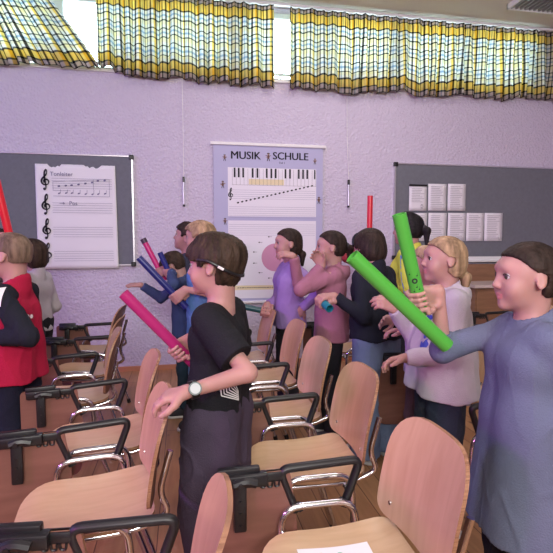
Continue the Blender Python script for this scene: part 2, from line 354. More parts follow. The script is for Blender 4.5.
def line(b, M, x0, y0, x1, y1, w_, mi=0):
    d = Vector((x1 - x0, y1 - y0)); n = Vector((-d.y, d.x)).normalized() * w_ / 2
    b.add([M @ Vector((x0 + n.x, y0 + n.y, 0)), M @ Vector((x1 + n.x, y1 + n.y, 0)), M @ Vector((x1 - n.x, y1 - n.y, 0)), M @ Vector((x0 - n.x, y0 - n.y, 0))], [(0, 1, 2, 3)], mi)
FACE = Matrix(((1, 0, 0, 0), (0, 0, -1, 0), (0, 1, 0, 0), (0, 0, 0, 1)))     # local xy plane -> facing the room (-Y)
def onwall(x, y, z): return Matrix.Translation((x, y, z)) @ FACE
# -------- flip chart sheet
A = PW(36, 164); B = PW(118, 268); fw = B.x - A.x; fh = A.z - B.z
e = empty('flip_chart_sheet', ((A.x + B.x) / 2, WALL - .034, B.z)); tag(e, 'large flip chart paper with four treble clefs and handwritten notes on grey pinboard', 'flip chart paper')
b = MB(); nx, nz = 40, 24; rnd = random.Random(5); tear = [(.012 + .02 * rnd.random()) if (6 < i < 13 or 24 < i < 33) else .002 * rnd.random() for i in range(nx + 1)]
for j in range(nz + 1):
    for i in range(nx + 1):
        u, v = i / nx, j / nz; x = (u - .5) * fw + (.012 * (1 - v)) * (1 if u > .5 else -.3); z = v * fh
        if j == nz: z -= tear[i]
        b.v.append((x, -.004 * math.sin(u * 3 + v * 2) - .006 * (1 - v) ** 3 * (u), z))
for j in range(nz):
    for i in range(nx): q = j * (nx + 1) + i; b.f.append((q, q + 1, q + nx + 2, q + nx + 1)); b.m.append(0)
o = b.build('paper', M_paper, e, smooth=True); so = o.modifiers.new('t', 'SOLIDIFY'); so.thickness = .0006
Mf = Matrix.Translation((0, -.014, 0)) @ FACE; b = MB(); LX = -fw / 2
for k in range(5): clef_mesh(b, Mf, .062, 0) if False else None
for k in range(4): clef_mesh(b, Matrix.Translation((LX + .085, -.014, fh - .15 - k * .222)) @ FACE, .096)
b.build('treble_clefs', M_dark, e)
b = MB()
for k in range(4):
    z0 = fh - .10 - k * .222
    for q in range(5): line(b, Mf, LX + .14, z0 - q * .022 - .03, fw / 2 - .03, z0 - q * .022 - .03, .0022)
b.build('staff_lines', mat('grey_staff_ink', (.25, .25, .33), .8), e)
b = MB(); ink = mat('pen_ink', (.16, .15, .26), .7); rnd = random.Random(2)
ys = fh - .19
for q, (x, dz) in enumerate([(.20, -.01), (.26, -.005), (.31, 0), (.37, .008), (.43, .018), (.49, .03), (.54, .045), (.60, .05)]):
    disc(b, Mf, LX + x, ys + dz, .012, .008, ang=.3); disc(b, Mf, LX + x, ys - .075 + .004 * math.sin(q), .011, .006, ang=.4); line(b, Mf, LX + x + .011, ys - .075, LX + x + .013, ys - .04, .003)
for (x0, z0, x1, z1) in [(.15, .03, .64, .06), (.15, -.05, .15, .03), (.15, -.05, .30, -.05), (.50, .055, .50, -.04), (.64, .06, .64, -.10), (.15, -.10, .64, -.10)]: line(b, Mf, LX + x0, ys + z0, LX + x1, ys + z1, .0025)
line(b, Mf, LX + .20, fh - .355, LX + .245, fh - .355, .004); line(b, Mf, LX + .245, fh - .355, LX + .23, fh - .345, .004); line(b, Mf, LX + .245, fh - .355, LX + .23, fh - .365, .004)
b.build('pen_marks', ink, e)
text('Tonleiter', .052, Matrix.Translation((LX + .225, -.014, fh - .092)) @ FACE @ Matrix.Shear('XZ', 4, (0, 0)), ink, 'handwritten_title', e)
text('Pos', .05, Matrix.Translation((LX + .32, -.014, fh - .355)) @ FACE, ink, 'handwritten_note', e)
# -------- small sheets on the wide board
rnd = random.Random(9)
cols = [(408, 425), (427, 444.5), (446.5, 463.5), (465, 481.5), (483, 500)]
sheets = [(c, 0) for c in cols[:3]] + [(c, 1) for c in cols]
names = ['with a small sketch at its foot', 'middle one of the upper row of three', 'last of the upper row, beside bare felt',
         'directly below the sheet with the small sketch', 'second of the lower row of five', 'middle one of the lower row of five', 'fourth of the lower row of five', 'last of the lower row of five']
for q, ((pa, pb), row) in enumerate(sheets):
    yt, yb = ((184, 211), (213, 241))[row]
    if q == 0: yt = 186
    a = PW(pa, yt); c = PW(pb, yb); wd = c.x - a.x; hg = a.z - c.z
    e = empty('paper_sheet', ((a.x + c.x) / 2, WALL - .028, c.z)); tag(e, 'small white sheet on wide pinboard, ' + names[q], 'paper sheet', 'sheets pinned on the wide board')
    b = MB()
    for j in range(7):
        for i in range(5): b.v.append(((i / 4 - .5) * wd, -.003 - .004 * math.sin(j * .7 + q) * abs(i / 4 - .5), j / 6 * hg))
    for j in range(6):
        for i in range(4): k = j * 5 + i; b.f.append((k, k + 1, k + 6, k + 5)); b.m.append(0)
    o = b.build('paper', M_paper, e, smooth=True); so = o.modifiers.new('t', 'SOLIDIFY'); so.thickness = .0005
    b = MB(); Mp = Matrix.Translation((0, -.0085, 0)) @ FACE
    for k in range(13 if q else 9):
        z = hg - .03 - k * hg * .066; line(b, Mp, -wd * .38, z, wd * (.1 + .28 * rnd.random()), z, .0035)
    if q == 0:
        for k in range(9): a1 = k * .7; disc(b, Mp, wd * .22 + .012 * math.cos(a1), .045 + .02 * math.sin(a1), .008, .003, ang=a1)
    b.build('printed_text', mat('grey_print', (.28, .28, .32), .8), e)
    if q == 0: c2 = MB(); c2.box((-wd / 2, -.012, hg - .004), (wd / 2, -.002, hg + .014)); c2.build('magnet_strip', M_black, e)
    else:
        c2 = MB(); c2.tube([(wd * .4, -.003, hg - .012), (wd * .4, -.012, hg - .012)], .004, 8); c2.build('pin', M_alu, e)
# -------- music school wall chart
A = PW(210, 143); B = PW(324, 300); e = empty('music_wall_chart', ((A.x + B.x) / 2, WALL - .01, B.z)); tag(e, 'hanging white music school chart with piano keys, notes and a pink circle', 'wall chart')
pw = (B.x - A.x) - .06; ph_ = A.z - B.z; b = MB(); b.box((-pw / 2 - .03, -.03, ph_ - .018), (pw / 2 + .03, -.004, ph_ + .012), bev=.006); b.build('top_rod', M_white, e)
b = MB(); b.box((-pw / 2 - .005, -.03, -.012), (pw / 2 + .005, -.004, .014), bev=.006); b.build('bottom_rod', M_white, e)
M_chart = mat('chart_blue_white', hexc(176, 176, 208), 0.55); b = MB(); b.box((-pw / 2, -.014, .008), (pw / 2, -.010, ph_ - .012)); b.build('chart_sheet', M_chart, e)
def cm(dy=.0152): return Matrix.Translation((0, -dy, 0)) @ FACE
def CX(px): return (px - 267) / 112 * (pw + .0)       # chart x from pixel of the photo
def CZ(py): return ph_ * (300 - py) / 157
b = MB(); M_ = cm(.0146)
def rect(b, M, x0, y0, x1, y1, mi=0): b.add([M @ Vector((x0, y0, 0)), M @ Vector((x1, y0, 0)), M @ Vector((x1, y1, 0)), M @ Vector((x0, y1, 0))], [(0, 1, 2, 3)], mi)
rect(b, M_, CX(225), CZ(214), CX(316), CZ(166)); rect(b, M_, CX(225), CZ(296), CX(316), CZ(218)); b.build('white_panel', mat('chart_white', (.78, .77, .84), .6), e)
text('MUSIK', .105, cm() @ Matrix.Translation((CX(243), CZ(154.5), 0)), M_dark, 'title_text', e)
text('SCHULE', .102, cm() @ Matrix.Translation((CX(289), CZ(154), 0)), M_dark, 'title_text', e)
for q_ in (-.0022, .0022):
    text('MUSIK', .105, cm() @ Matrix.Translation((CX(243) + q_, CZ(154.5), 0)), M_dark, 'title_text', e); text('SCHULE', .102, cm() @ Matrix.Translation((CX(289) + q_, CZ(154), 0)), M_dark, 'title_text', e)
text('Teil 1', .028, cm() @ Matrix.Translation((CX(280), CZ(160.5), 0)), M_dark, 'subtitle_text', e)
b = MB(); rect(b, cm(.0150), CX(246), CZ(182.5), CX(282), CZ(177)); b.build('yellow_key_strip', mat('chart_yellow', (.75, .66, .42), .6), e)
b = MB(); M_ = cm(.0154); nk = 22; k0 = CX(229.5); kw = (CX(315.5) - k0) / nk
for k in range(nk + 1): line(b, M_, k0 + k * kw, CZ(183), k0 + k * kw, CZ(167), .0018)
line(b, M_, k0, CZ(183), CX(315.5), CZ(183), .0018)
for p_ in (231.8, 235.9, 240.4, 250, 254.8, 264.3, 269, 273.5, 283.6, 288.3, 297.5, 302, 306.4, 314.6): rect(b, M_, CX(p_) - .009, CZ(175.7), CX(p_) + (.009 if p_ < 314 else .004), CZ(166.4))
b.build('piano_keys', M_dark, e)
b = MB(); gr = mat('chart_grey_lines', (.32, .32, .42), .7)
for (y0, n) in ((188, 5), (204.5, 6), (222, 6)):
    for q in range(n): line(b, cm(.0152), CX(226), CZ(y0 + q * 2.1), CX(315), CZ(y0 + q * 2.1), .0022)
b.build('staff_lines', gr, e)
b = MB(); clef_mesh(b, cm(.0156) @ Matrix.Translation((CX(227.8), CZ(192.5), 0)), .062)
for k in range(19): disc(b, cm(.0156), CX(235 + k * 4.25), CZ(200.5 - k * 1.0), .012, .008, ang=.3); 
b.build('music_notes', M_dark, e)
b = MB(); cc = (CX(273), CZ(255)); disc(b, cm(.0150), cc[0], cc[1], .14, n=40, mi=0); b.build('pink_circle', mat('chart_pink', hexc(196, 140, 170), .6), e)
b = MB(); 
for k in range(12):
    a1 = R(30 * k + 15); x = cc[0] + 0.215 * math.cos(a1); y = cc[1] + 0.215 * math.sin(a1)
    disc(b, cm(.0154), x - .01, y, .008, .006); line(b, cm(.0154), x - .02, y, x + .022, y, .003)
b.build('key_marks', M_dark, e)
b = MB(); rect(b, cm(.0150), CX(226), CZ(287.5), CX(316), CZ(283)); b.build('yellow_caption_strip', mat('chart_yellow', (.75, .66, .42), .6), e)
b = MB(); rnd = random.Random(7); x = CX(234)
while x < CX(312): wl = rnd.uniform(.01, .03); line(b, cm(.0154), x, CZ(285.4), x + wl, CZ(285.2), .007); x += wl + .007
b.build('caption_text', M_dark, e)
def figure(px, py, s, cols, seed):       # a tiny generic musician: head, body, arms, legs, instrument
    rnd = random.Random(seed); M_ = cm(.0154) @ Matrix.Translation((CX(px), CZ(py), 0)); b = MB()
    disc(b, M_, 0, .020 * s, .009 * s, mi=0); disc(b, M_, 0, .028 * s, .012 * s, .004 * s, mi=1); disc(b, M_, 0, 0, .010 * s, .015 * s, mi=2, ang=rnd.uniform(-.3, .3))
    for sg in (-1, 1): line(b, M_, 0, .006 * s, sg * .022 * s, (.002 + .012 * rnd.random()) * s, .005 * s, 2); line(b, M_, sg * .004 * s, -.01 * s, sg * .010 * s, -.032 * s, .006 * s, 1)
    line(b, M_, -.02 * s, -.004 * s, .022 * s, .012 * s, .005 * s, 0)
    b.build('musician_drawing', cols, e)
fc = [mat('drawing_tan', (.42, .28, .22), .7), mat('drawing_dark', (.05, .04, .06), .7), mat('drawing_brown', (.22, .12, .10), .7)]
figure(266, 155, 1.25, fc, 1); figure(222, 157, .95, fc, 2); figure(314.5, 158, .9, fc, 3); figure(220, 183, 1.1, fc, 4); figure(319, 197, 1.1, fc, 5); figure(222, 219, 1.0, fc, 6)
# hanging cord over the chart
def pull_cord(px, ytop, yclip, yend, label):
    a = PW(px, ytop, WALL - .02); c = PW(px + 1.5, yclip, WALL - .02); d = PW(px + 1.5, yend, WALL - .02)
    e = empty('pull_cord', (a.x, WALL - .02, d.z)); tag(e, label, 'pull cord', 'window pull cords'); z0 = d.z
    b = MB(); b.tube([(0, 0, a.z - z0), (.004, -.002, (a.z + c.z) / 2 - z0), (c.x - a.x, -.004, c.z - z0)], .0035, 6, .2); b.build('cord', M_white, e, True)
    b = MB(); b.box((c.x - a.x - .011, -.016, c.z - z0 - .04), (c.x - a.x + .011, .006, c.z - z0 + .012), bev=.004); b.build('clip', M_black, e)
    b = MB(); b.tube([(c.x - a.x, -.005, c.z - z0 - .03), (c.x - a.x, -.005, .01)], .009, 10); b.build('rod', M_alu, e, True)
    b = MB(); b.tube([(c.x - a.x, -.005, .014), (c.x - a.x, -.005, -.006)], .012, 10); b.build('end_cap', M_black, e, True)
pull_cord(182, 78, 178, 206, 'white pull cord with grey rod between the flip chart paper and music chart')
pull_cord(347, 92, 181, 207, 'white pull cord with grey rod between the music chart and wide pinboard')
# -------- wooden cabinet under the wide board
M_cab = plywood('warm_cabinet_wood', hexc(128, 92, 68), hexc(150, 110, 82), .5, (2, 2, 12))
cx = PW(500, 270, 4.55).x; e = empty('low_cabinet', (cx + .25, 4.48, 0)); tag(e, 'low brown wooden cabinet with pale top standing below the wide pinboard', 'cabinet')
b = MB(); b.box((-.75, -.26, .05), (.75, .24, .80)); b.box((-.72, -.22, 0), (.72, .2, .05)); b.box((-.75, .16, .80), (.75, .24, 1.01)); b.build('body', M_cab, e)
b = MB(); b.box((-.78, -.29, .80), (.78, .16, .83), bev=.005); b.build('worktop', mat('pale_worktop', hexc(196, 180, 176), .4), e)
for k in range(3):
    d = MB(); d.box((-.74 + k * .495, -.278, .07), (-.255 + k * .495, -.26, .78), bev=.004); dd = d.build('door', M_cab, e)
    h = MB(); h.tube([(-.29 + k * .495, -.279, .5), (-.29 + k * .495, -.30, .5), (-.29 + k * .495, -.30, .6), (-.29 + k * .495, -.279, .6)], .005, 8, .01); h.build('handle', M_alu, dd, True)
# ================================================================== CHAIRS
M_ply = plywood('beech_plywood', hexc(190, 156, 122), hexc(204, 172, 138), .30, (2.5, 14, 2.5))
M_plyb = plywood('beech_backrest', hexc(190, 152, 122), hexc(204, 168, 138), .30, (6, 14, 1.6))
M_edge = plywood('plywood_edge', hexc(120, 84, 62), hexc(170, 128, 96), .5, (3, 3, 160))
M_backshade = plywood('plywood_reverse_shade', hexc(112, 78, 62), hexc(134, 96, 74), .45, (6, 14, 1.6))  # beech darkened: shade painted into backrest rear and seat underside
M_tab = plywood('tablet_board', hexc(112, 76, 66), hexc(128, 90, 78), .38, (2.0, 2, 14))
M_chrome = mat('chrome_tube', (.72, .72, .76), .16, 1.0)
def plate(outline, f, th, name, mats, parent, nr=9):
    n = len(outline); b = MB(); cx = sum(p[0] for p in outline) / n; cy = sum(p[1] for p in outline) / n
    def lay(off):
        vs = [f(cx, cy, off)]
        for r_ in range(1, nr + 1):
            t = (r_ / nr) ** .8
            for p in outline: vs.append(f(cx + (p[0] - cx) * t, cy + (p[1] - cy) * t, off))
        return vs
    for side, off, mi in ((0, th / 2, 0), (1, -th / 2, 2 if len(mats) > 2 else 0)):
        vs = lay(off); fs = []
        for k in range(n): fs.append((0, 1 + k, 1 + (k + 1) % n))
        for r_ in range(nr - 1):
            for k in range(n): a_ = 1 + r_ * n; c_ = a_ + n; k2 = (k + 1) % n; fs.append((a_ + k, c_ + k, c_ + k2, a_ + k2))
        b.add(vs, fs, mi)
    N1 = 1 + nr * n; o0 = 1 + (nr - 1) * n
    for k in range(n): k2 = (k + 1) % n; b.f.append((o0 + k, o0 + k2, N1 + o0 + k2, N1 + o0 + k)); b.m.append(1)
    return b.build(name, mats, parent, smooth=True)
def rrect(pts, rad, seg=7):      # rounded polygon
    out = []; n = len(pts)
    for i in range(n):
        a_, b_, c_ = Vector(pts[i - 1]), Vector(pts[i]), Vector(pts[(i + 1) % n]); r_ = rad[i]
        p1 = b_ + (a_ - b_).normalized() * r_; p2 = b_ + (c_ - b_).normalized() * r_
        for k in range(seg + 1): t = k / seg; q = p1 * (1 - t) ** 2 + b_ * 2 * t * (1 - t) + p2 * t * t; out.append((q.x, q.y))
    dense = []
    for i in range(len(out)):
        p, q = Vector(out[i]), Vector(out[(i + 1) % len(out)]); m_ = max(1, int((q - p).length / .03))
        for k in range(m_): w_ = p.lerp(q, k / m_); dense.append((w_.x, w_.y))
    return dense
def make_chair():
    root = empty('tablet_arm_chair')
    so = rrect([(-.215, -.160), (.17, -.180), (.17, .180), (-.215, .160)], [.12, .06, .06, .12])
    def sf(x, y, off):
        z = .474 + .010 * (y / .19) ** 2 - .012 * math.exp(-((x + .0) / .13) ** 2); t = max(0, (-x - .13) / .095); z -= .022 * t * t
        if x > .10: z += .012 * ((x - .10) / .07) ** 2
        return Vector((x, y, z + off))
    plate(so, sf, .011, 'seat', [M_ply, M_edge, M_backshade], root)
    bo = rrect([(-.185, -.135), (.185, -.135), (.178, .165), (-.178, .165)], [.045, .045, .115, .115])
    def bf(y, h, off):
        tilt = R(11); x = .192 + h * math.sin(tilt) - .028 * (y / .18) ** 2 + .010 * (h / .15) ** 2; return Vector((x - off, y, .640 + h * math.cos(tilt)))
    bk = plate(bo, bf, .010, 'backrest', [M_plyb, M_edge, M_backshade], root)
    for y in (-.13, .13):
        for h in (-.09, ):
            p = bf(y, h, .005); c_ = MB(); c_.tube([p + Vector((.002, 0, 0)), p - Vector((.0035, 0, 0))], .006, 10); r_ = c_.build('rivet', M_chrome, bk, True)
    for sg in (-1, 1):
        y = .222 * sg; b = MB()
        b.tube([(-.215, y * 1.05, .012), (-.135, y, .30), (-.125, y, .515), (.09, y, .515), (.105, y, .30), (.20, y * 1.05, .012)], .0105, 10, .055)
        fr = b.build('side_frame', M_chrome, root, True)
        for xx in (-.216, .202): c_ = MB(); c_.tube([(xx, y * 1.05, .0), (xx + (.006 if xx < 0 else -.006), y * 1.05, .03)], .014, 10); c_.build('foot_cap', M_black, fr, True)
    b = MB()
    for sg in (-1, 1): y = .155 * sg; b.tube([(-.16, y, .454), (.12, y, .452), (.212, y, .485), (.180, y, .55), (.214, y, .67)], .0095, 10, .06)
    b.tube([(-.125, -.222, .443), (-.125, .222, .443)], .009, 8); b.tube([(.095, -.222, .441), (.095, .222, .441)], .009, 8)
    b.build('seat_frame', M_chrome, root, True)
    # right-hand armrest loop (far side) with folded writing tablet
    y = .245; b = MB(); b.tube([(-.080, y, .49), (-.128, y, .617), (.115, y, .627), (.065, y, .49)], .0125, 10, .03, sx=1.15); arm = b.build('armrest', M_black, root, True)
    for xx in (-.072, .058): b = MB(); b.tube([(xx, y, .505), (xx, y - .02, .508)], .012, 8); b.build('arm_mount', M_black, arm, True)
    b = MB(); b.box((-.305, y - .012, .655), (-.185, y + .012, .690), bev=.006); b.box((-.300, y - .030, .640), (-.165, y + .004, .676), bev=.006); b.box((-.19, y - .014, .642), (-.115, y + .012, .672), bev=.008)
    b.box((-.262, y - .032, .515), (-.226, y - .012, .665), bev=.006)
    b.tube([(-.262, y - .036, .655), (-.232, y - .036, .665), (-.200, y - .034, .655)], .013, 8, .02)
    for k in range(3): xx = -.178 + k * .020; b.tube([(xx - .007, y - .012, .645), (xx - .006, y - .012, .630), (xx + .006, y - .012, .630), (xx + .007, y - .012, .645)], .003, 6, .006)
    b.v = [(p[0], p[1], p[2] - .055) for p in b.v]
    br = b.build('tablet_bracket', M_black, root, True)
    for zz, ys, rr in ((.480, .035, .0035), (.515, .035, .0035), (.550, .035, .0035), (.602, .052, .008)):
        c_ = MB(); c_.tube([(-.244, y - ys, zz), (-.244, y - .030, zz)], rr, 8); c_.build('screw', M_black, br, True)
    to = rrect([(-.325, .23), (-.09, .21), (-.075, .45), (-.10, .617), (-.325, .617)], [.05, .06, .08, .015, .02])
    def tf(x, z, off): return Vector((x, y - .003 + off, z))
    plate(to, tf, .011, 'writing_tablet', [M_tab, M_edge], root, nr=5)
    tag(root, 'x', 'chair', 'tablet arm chairs'); return root
chair0 = make_chair(); CH_USED = [0]
def chair(px, d, label, rz=0.0, dx=0.0):
    """px, d: rear top corner of the arm loop."""
    o = chair0 if CH_USED[0] == 0 else copy_tree(chair0); CH_USED[0] = 1
    L_ = PZ(px, d * 1.095, 0); a_ = R(rz); off = Vector((.108 * math.cos(a_) - .245 * math.sin(a_), .108 * math.sin(a_) + .245 * math.cos(a_), 0))
    o.location = L_ - off; o.rotation_euler = (0, 0, a_); o['label'] = label; return o
# column beside the wall of the photograph's right half
cR1 = chair(361, 1.25, 'wooden tablet arm chair nearest the girl in blue, a white paper on its seat', 0)
chair(318, 1.79, 'wooden tablet arm chair directly behind the chair with white paper on its seat')
chair(288, 2.25, 'third chair back from the paper, its seat with a small black square', 1)
chair(272, 2.72, 'fourth chair back from the paper, beside the black shirted boy', 1)
chair(250, 3.12, 'farthest chair of the middle row, next to the girl in lilac', 0)
# column on the left
chair(170, .975, 'nearest chair of the window side row, black arm cropped by the bottom edge', -5)
chair(123, 1.53, 'chair with broad shiny seat under the watch hand of the black shirted boy', 8)
chair(122, 1.98, 'second chair in front of the boy in red vest, tablet hanging against his trousers', 9)
chair(94, 2.46, 'chair with pink lit seat at the hem of the red vest', 8)
chair(108, 2.89, 'fifth chair of the left row, its dark back by the wall', -2)
chair(113, 3.36, 'farthest chair of the left row, below the flip chart paper', -4)
# chairs further right
chair(357, 3.45, 'chair behind the girl in black sweater, beside the girl in pink hoodie')
bare = chair(530, 1.72, 'chair without writing board beside the girl in blue hoodie')
for c_ in [q for q in bare.children_recursive if q.name.split('.')[0] in ('tablet_bracket', 'writing_tablet', 'screw')]: bpy.data.objects.remove(c_)
chair(452, 2.50, 'chair between the girl in white and the girl in black sweater, tablet hanging down')
chair(520, 3.3, 'chair back behind the shoulder of the girl in white sweater', -6)
chair(512, 3.9, 'chair standing before the low cabinet, behind other chairs', -3)
# paper lying on the near chair
sh = MB()
for j in range(9):
    for i in range(9):
        x = -.115 + .19 * i / 8; y = -.150 + .297 * j / 8; z = .4735 + .010 * (y / .19) ** 2 - .012 * math.exp(-(x / .13) ** 2) - .022 * max(0, (-x - .13) / .095) ** 2 + .0065; sh.v.append((x, y - .06, z + .001))
for j in range(8):
    for i in range(8): k = j * 9 + i; sh.f.append((k, k + 1, k + 10, k + 9)); sh.m.append(0)
pp = empty('picture_sheet', cR1.location); tag(pp, 'white paper with small coloured pictures lying on the nearest chair seat', 'paper'); o = sh.build('paper', M_paper, pp, True)
b = MB(); cols = [mat('print_red', (.6, .08, .12), .6), mat('print_blue', (.1, .2, .6), .6), mat('print_green', (.1, .4, .2), .6), mat('print_yellow', (.8, .6, .1), .6)]; rnd = random.Random(3)
def seatz(x, y): return .4735 + .010 * (y / .19) ** 2 - .012 * math.exp(-(x / .13) ** 2) - .022 * max(0, (-x - .13) / .095) ** 2 + .0085
for k in range(16):
    x = -.08 + .10 * rnd.random(); y = .02 + .04 * rnd.random(); disc(b, Matrix.Translation((0, 0, seatz(x, y + .06))), x, y, .006 + .006 * rnd.random(), mi=k % 4)
b.build('coloured_print', cols, pp)
# ================================================================== PEOPLE: distance-field bodies
def V(*a): return np.array(a, dtype=np.float64)
def rotm(axis, deg): return np.array(Matrix.Rotation(R(deg), 3, axis))
class Pr:
    __slots__ = ('k', 'f', 'op')
    def __init__(s, f, k=.02, op=0): s.f = f; s.k = k; s.op = op
def cap(a, b, ra, rb=None, k=.02, op=0, flat=None):
    a = np.asarray(a, float); b = np.asarray(b, float); rb = ra if rb is None else rb; ba = b - a; L2 = max(1e-9, ba.dot(ba))
    def f(p):
        t = np.clip(((p - a) @ ba) / L2, 0, 1); q = p - a - t[:, None] * ba
        if flat is not None:      # flat: (axis, factor) squeezes distance along an axis
            ax, fa = flat; q = q + ((q @ ax) * (fa - 1))[:, None] * ax
        return np.sqrt((q * q).sum(1)) - (ra + (rb - ra) * t)
    return Pr(f, k, op)
def ell(c, r, M=None, k=.02, op=0):
    c = np.asarray(c, float); r = np.asarray(r, float)
    def f(p):
        q = p - c
        if M is not None: q = q @ M
        a = q / r; k0 = np.sqrt((a * a).sum(1)) + 1e-9; b = q / (r * r); k1 = np.sqrt((b * b).sum(1)) + 1e-9
        return k0 * (k0 - 1) / k1
    return Pr(f, k, op)
def evalp(prims, p):
    d = None
    for q in prims:
        e = q.f(p)
        if d is None: d = e; continue
        if q.op == 0:
            h = np.maximum(q.k - np.abs(d - e), 0) / q.k; d = np.minimum(d, e) - h * h * q.k * .25
        elif q.op == 1:
            e = -e; h = np.maximum(q.k - np.abs(d - e), 0) / q.k; d = np.maximum(d, e) + h * h * q.k * .25
        elif q.op == 2: d = np.maximum(d, e)
        else: d = d + e
    return d
def polygonise(prims, lo, hi, vox, B=12):
    lo = np.asarray(lo, float); hi = np.asarray(hi, float)
    nb = np.ceil((hi - lo) / (vox * B)).astype(int); nb = np.maximum(nb, 1)
    I = np.stack(np.meshgrid(*[np.arange(n) for n in nb], indexing='ij'), -1).reshape(-1, 3)
    cen = lo + (I + .5) * vox * B; diag = vox * B * .5 * 1.7321
    d = evalp(prims, cen); act = I[np.abs(d) < diag * 1.6 + .02]
    NX = nb * B + 3
    g = np.arange(B + 1); G = np.stack(np.meshgrid(g, g, g, indexing='ij'), -1).reshape(-1, 3)
    keys = []; pos = []; quads = []
    def key(ijk): return ((ijk[..., 0] + 1) * NX[1] + ijk[..., 1] + 1) * NX[2] + ijk[..., 2] + 1
    # evaluate in chunks of blocks
    for s0 in range(0, len(act), 48):
        A = act[s0:s0 + 48]; base = A * B
        pts = (base[:, None, :] + G[None]).reshape(-1, 3)
        D = evalp(prims, lo + pts * vox).reshape(len(A), B + 1, B + 1, B + 1); sg = D < 0
        c = sg[:, :-1, :-1, :-1].astype(np.int8)
        cnt = sum(sg[:, a:B + a, b:B + b, e:B + e].astype(np.int8) for a in (0, 1) for b in (0, 1) for e in (0, 1))
        cell = (cnt > 0) & (cnt < 8); bi, i, j, k = np.nonzero(cell)
        if len(bi) == 0: continue
        acc = np.zeros((len(bi), 3)); n = np.zeros(len(bi))
        co = [(a, b, e) for a in (0, 1) for b in (0, 1) for e in (0, 1)]
        for ca in co:
            for ax in range(3):
                if ca[ax] == 1: continue
                cb = list(ca); cb[ax] = 1
                da = D[bi, i + ca[0], j + ca[1], k + ca[2]]; db = D[bi, i + cb[0], j + cb[1], k + cb[2]]
                m = (da < 0) != (db < 0); t = np.where(m, da / np.where(m, da - db, 1), 0)
                q = np.zeros((len(bi), 3)); q[:] = ca; q[:, ax] = t; acc += q * m[:, None]; n += m
        gi = base[bi] + np.stack([i, j, k], -1)
        keys.append(key(gi)); pos.append(lo + (gi + acc / n[:, None]) * vox)
        for ax in range(3):
            s1 = [slice(None), slice(0, B), slice(0, B), slice(0, B)]; s2 = list(s1); s2[ax + 1] = slice(1, B + 1)
            a_ = sg[tuple(s1)]; b_ = sg[tuple(s2)]; x = np.nonzero(a_ != b_); gg = base[x[0]] + np.stack(x[1:], -1)
            u, v = [(1, 2), (2, 0), (0, 1)][ax]; o1 = np.zeros(3, int); o1[u] = 1; o2 = np.zeros(3, int); o2[v] = 1
            Q = np.stack([key(gg), key(gg - o1), key(gg - o1 - o2), key(gg - o2)], -1); fl = b_[x]
            Q[fl] = Q[fl][:, ::-1]; quads.append(Q)
    keys = np.concatenate(keys); pos = np.concatenate(pos); Q = np.concatenate(quads)
    o = np.argsort(keys); keys = keys[o]; pos = pos[o]
    ix = np.searchsorted(keys, Q); ix = np.clip(ix, 0, len(keys) - 1); ok = (keys[ix] == Q).all(1)
    return pos, ix[ok]
def field_mesh(name, prims, lo, hi, vox, mats, parent, matf=None, smooth_it=1):
    pos, q = polygonise(prims, lo, hi, vox)
    me = bpy.data.meshes.new(name); me.vertices.add(len(pos)); me.vertices.foreach_set('co', pos.astype(np.float32).ravel())
    me.loops.add(len(q) * 4); me.polygons.add(len(q)); me.loops.foreach_set('vertex_index', q.astype(np.int32).ravel())
    me.polygons.foreach_set('loop_start', np.arange(0, len(q) * 4, 4, dtype=np.int32))
    me.polygons.foreach_set('use_smooth', [True] * len(q))
    for m in mats: me.materials.append(m)
    if matf is not None:
        c = pos[q].mean(1); me.polygons.foreach_set('material_index', matf(c).astype(np.int32))
    me.update(calc_edges=True); me.validate()
    o = bpy.data.objects.new(name, me); COL.objects.link(o); o.parent = parent; return o
def fbm(p, f, seed, n=5):
    r = np.random.RandomState(seed); d = np.zeros(len(p))
    for i in range(n):
        k = r.normal(size=3); k /= np.linalg.norm(k); d += np.sin(p @ k * f * (1 + .35 * i) + r.uniform(0, 6.28) + 1.3 * np.sin(p @ r.normal(size=3) * f * .5)) / n
    return d
def folds(amp, f, seed, stretch=(1, 1, .45)):
    st = np.array(stretch)
    def g(p):
        q = p * st; w_ = fbm(q, f * 1.25, seed + 50, 4); return amp * (fbm(q, f * .8, seed) * 1.1 - 1.1 * np.exp(-(w_ / .13) ** 2) * (.5 + .5 * fbm(p, 11, seed + 9, 3)))
    return Pr(g, 0, 3)
M_skin = mat('skin', (.43, .235, .210), .5, sss=.25, var=.06, vscale=14, spec=.35)
M_lip = mat('lips', (.52, .20, .20), .45)
M_eye = mat('eye_white', (.48, .45, .45), .3); M_iris = mat('iris', (.06, .045, .04), .15)
def cloth(name, c, rough=.85, bump=.25, bscale=220, var=.08): return mat(name, c, rough, bump=bump, bscale=bscale, var=var, vscale=9, spec=.2)
def hairm(name, c): return mat(name, c, .60, bump=.35, bscale=90, var=.55, vscale=40, stretch=(1, 1, .15), spec=.18)

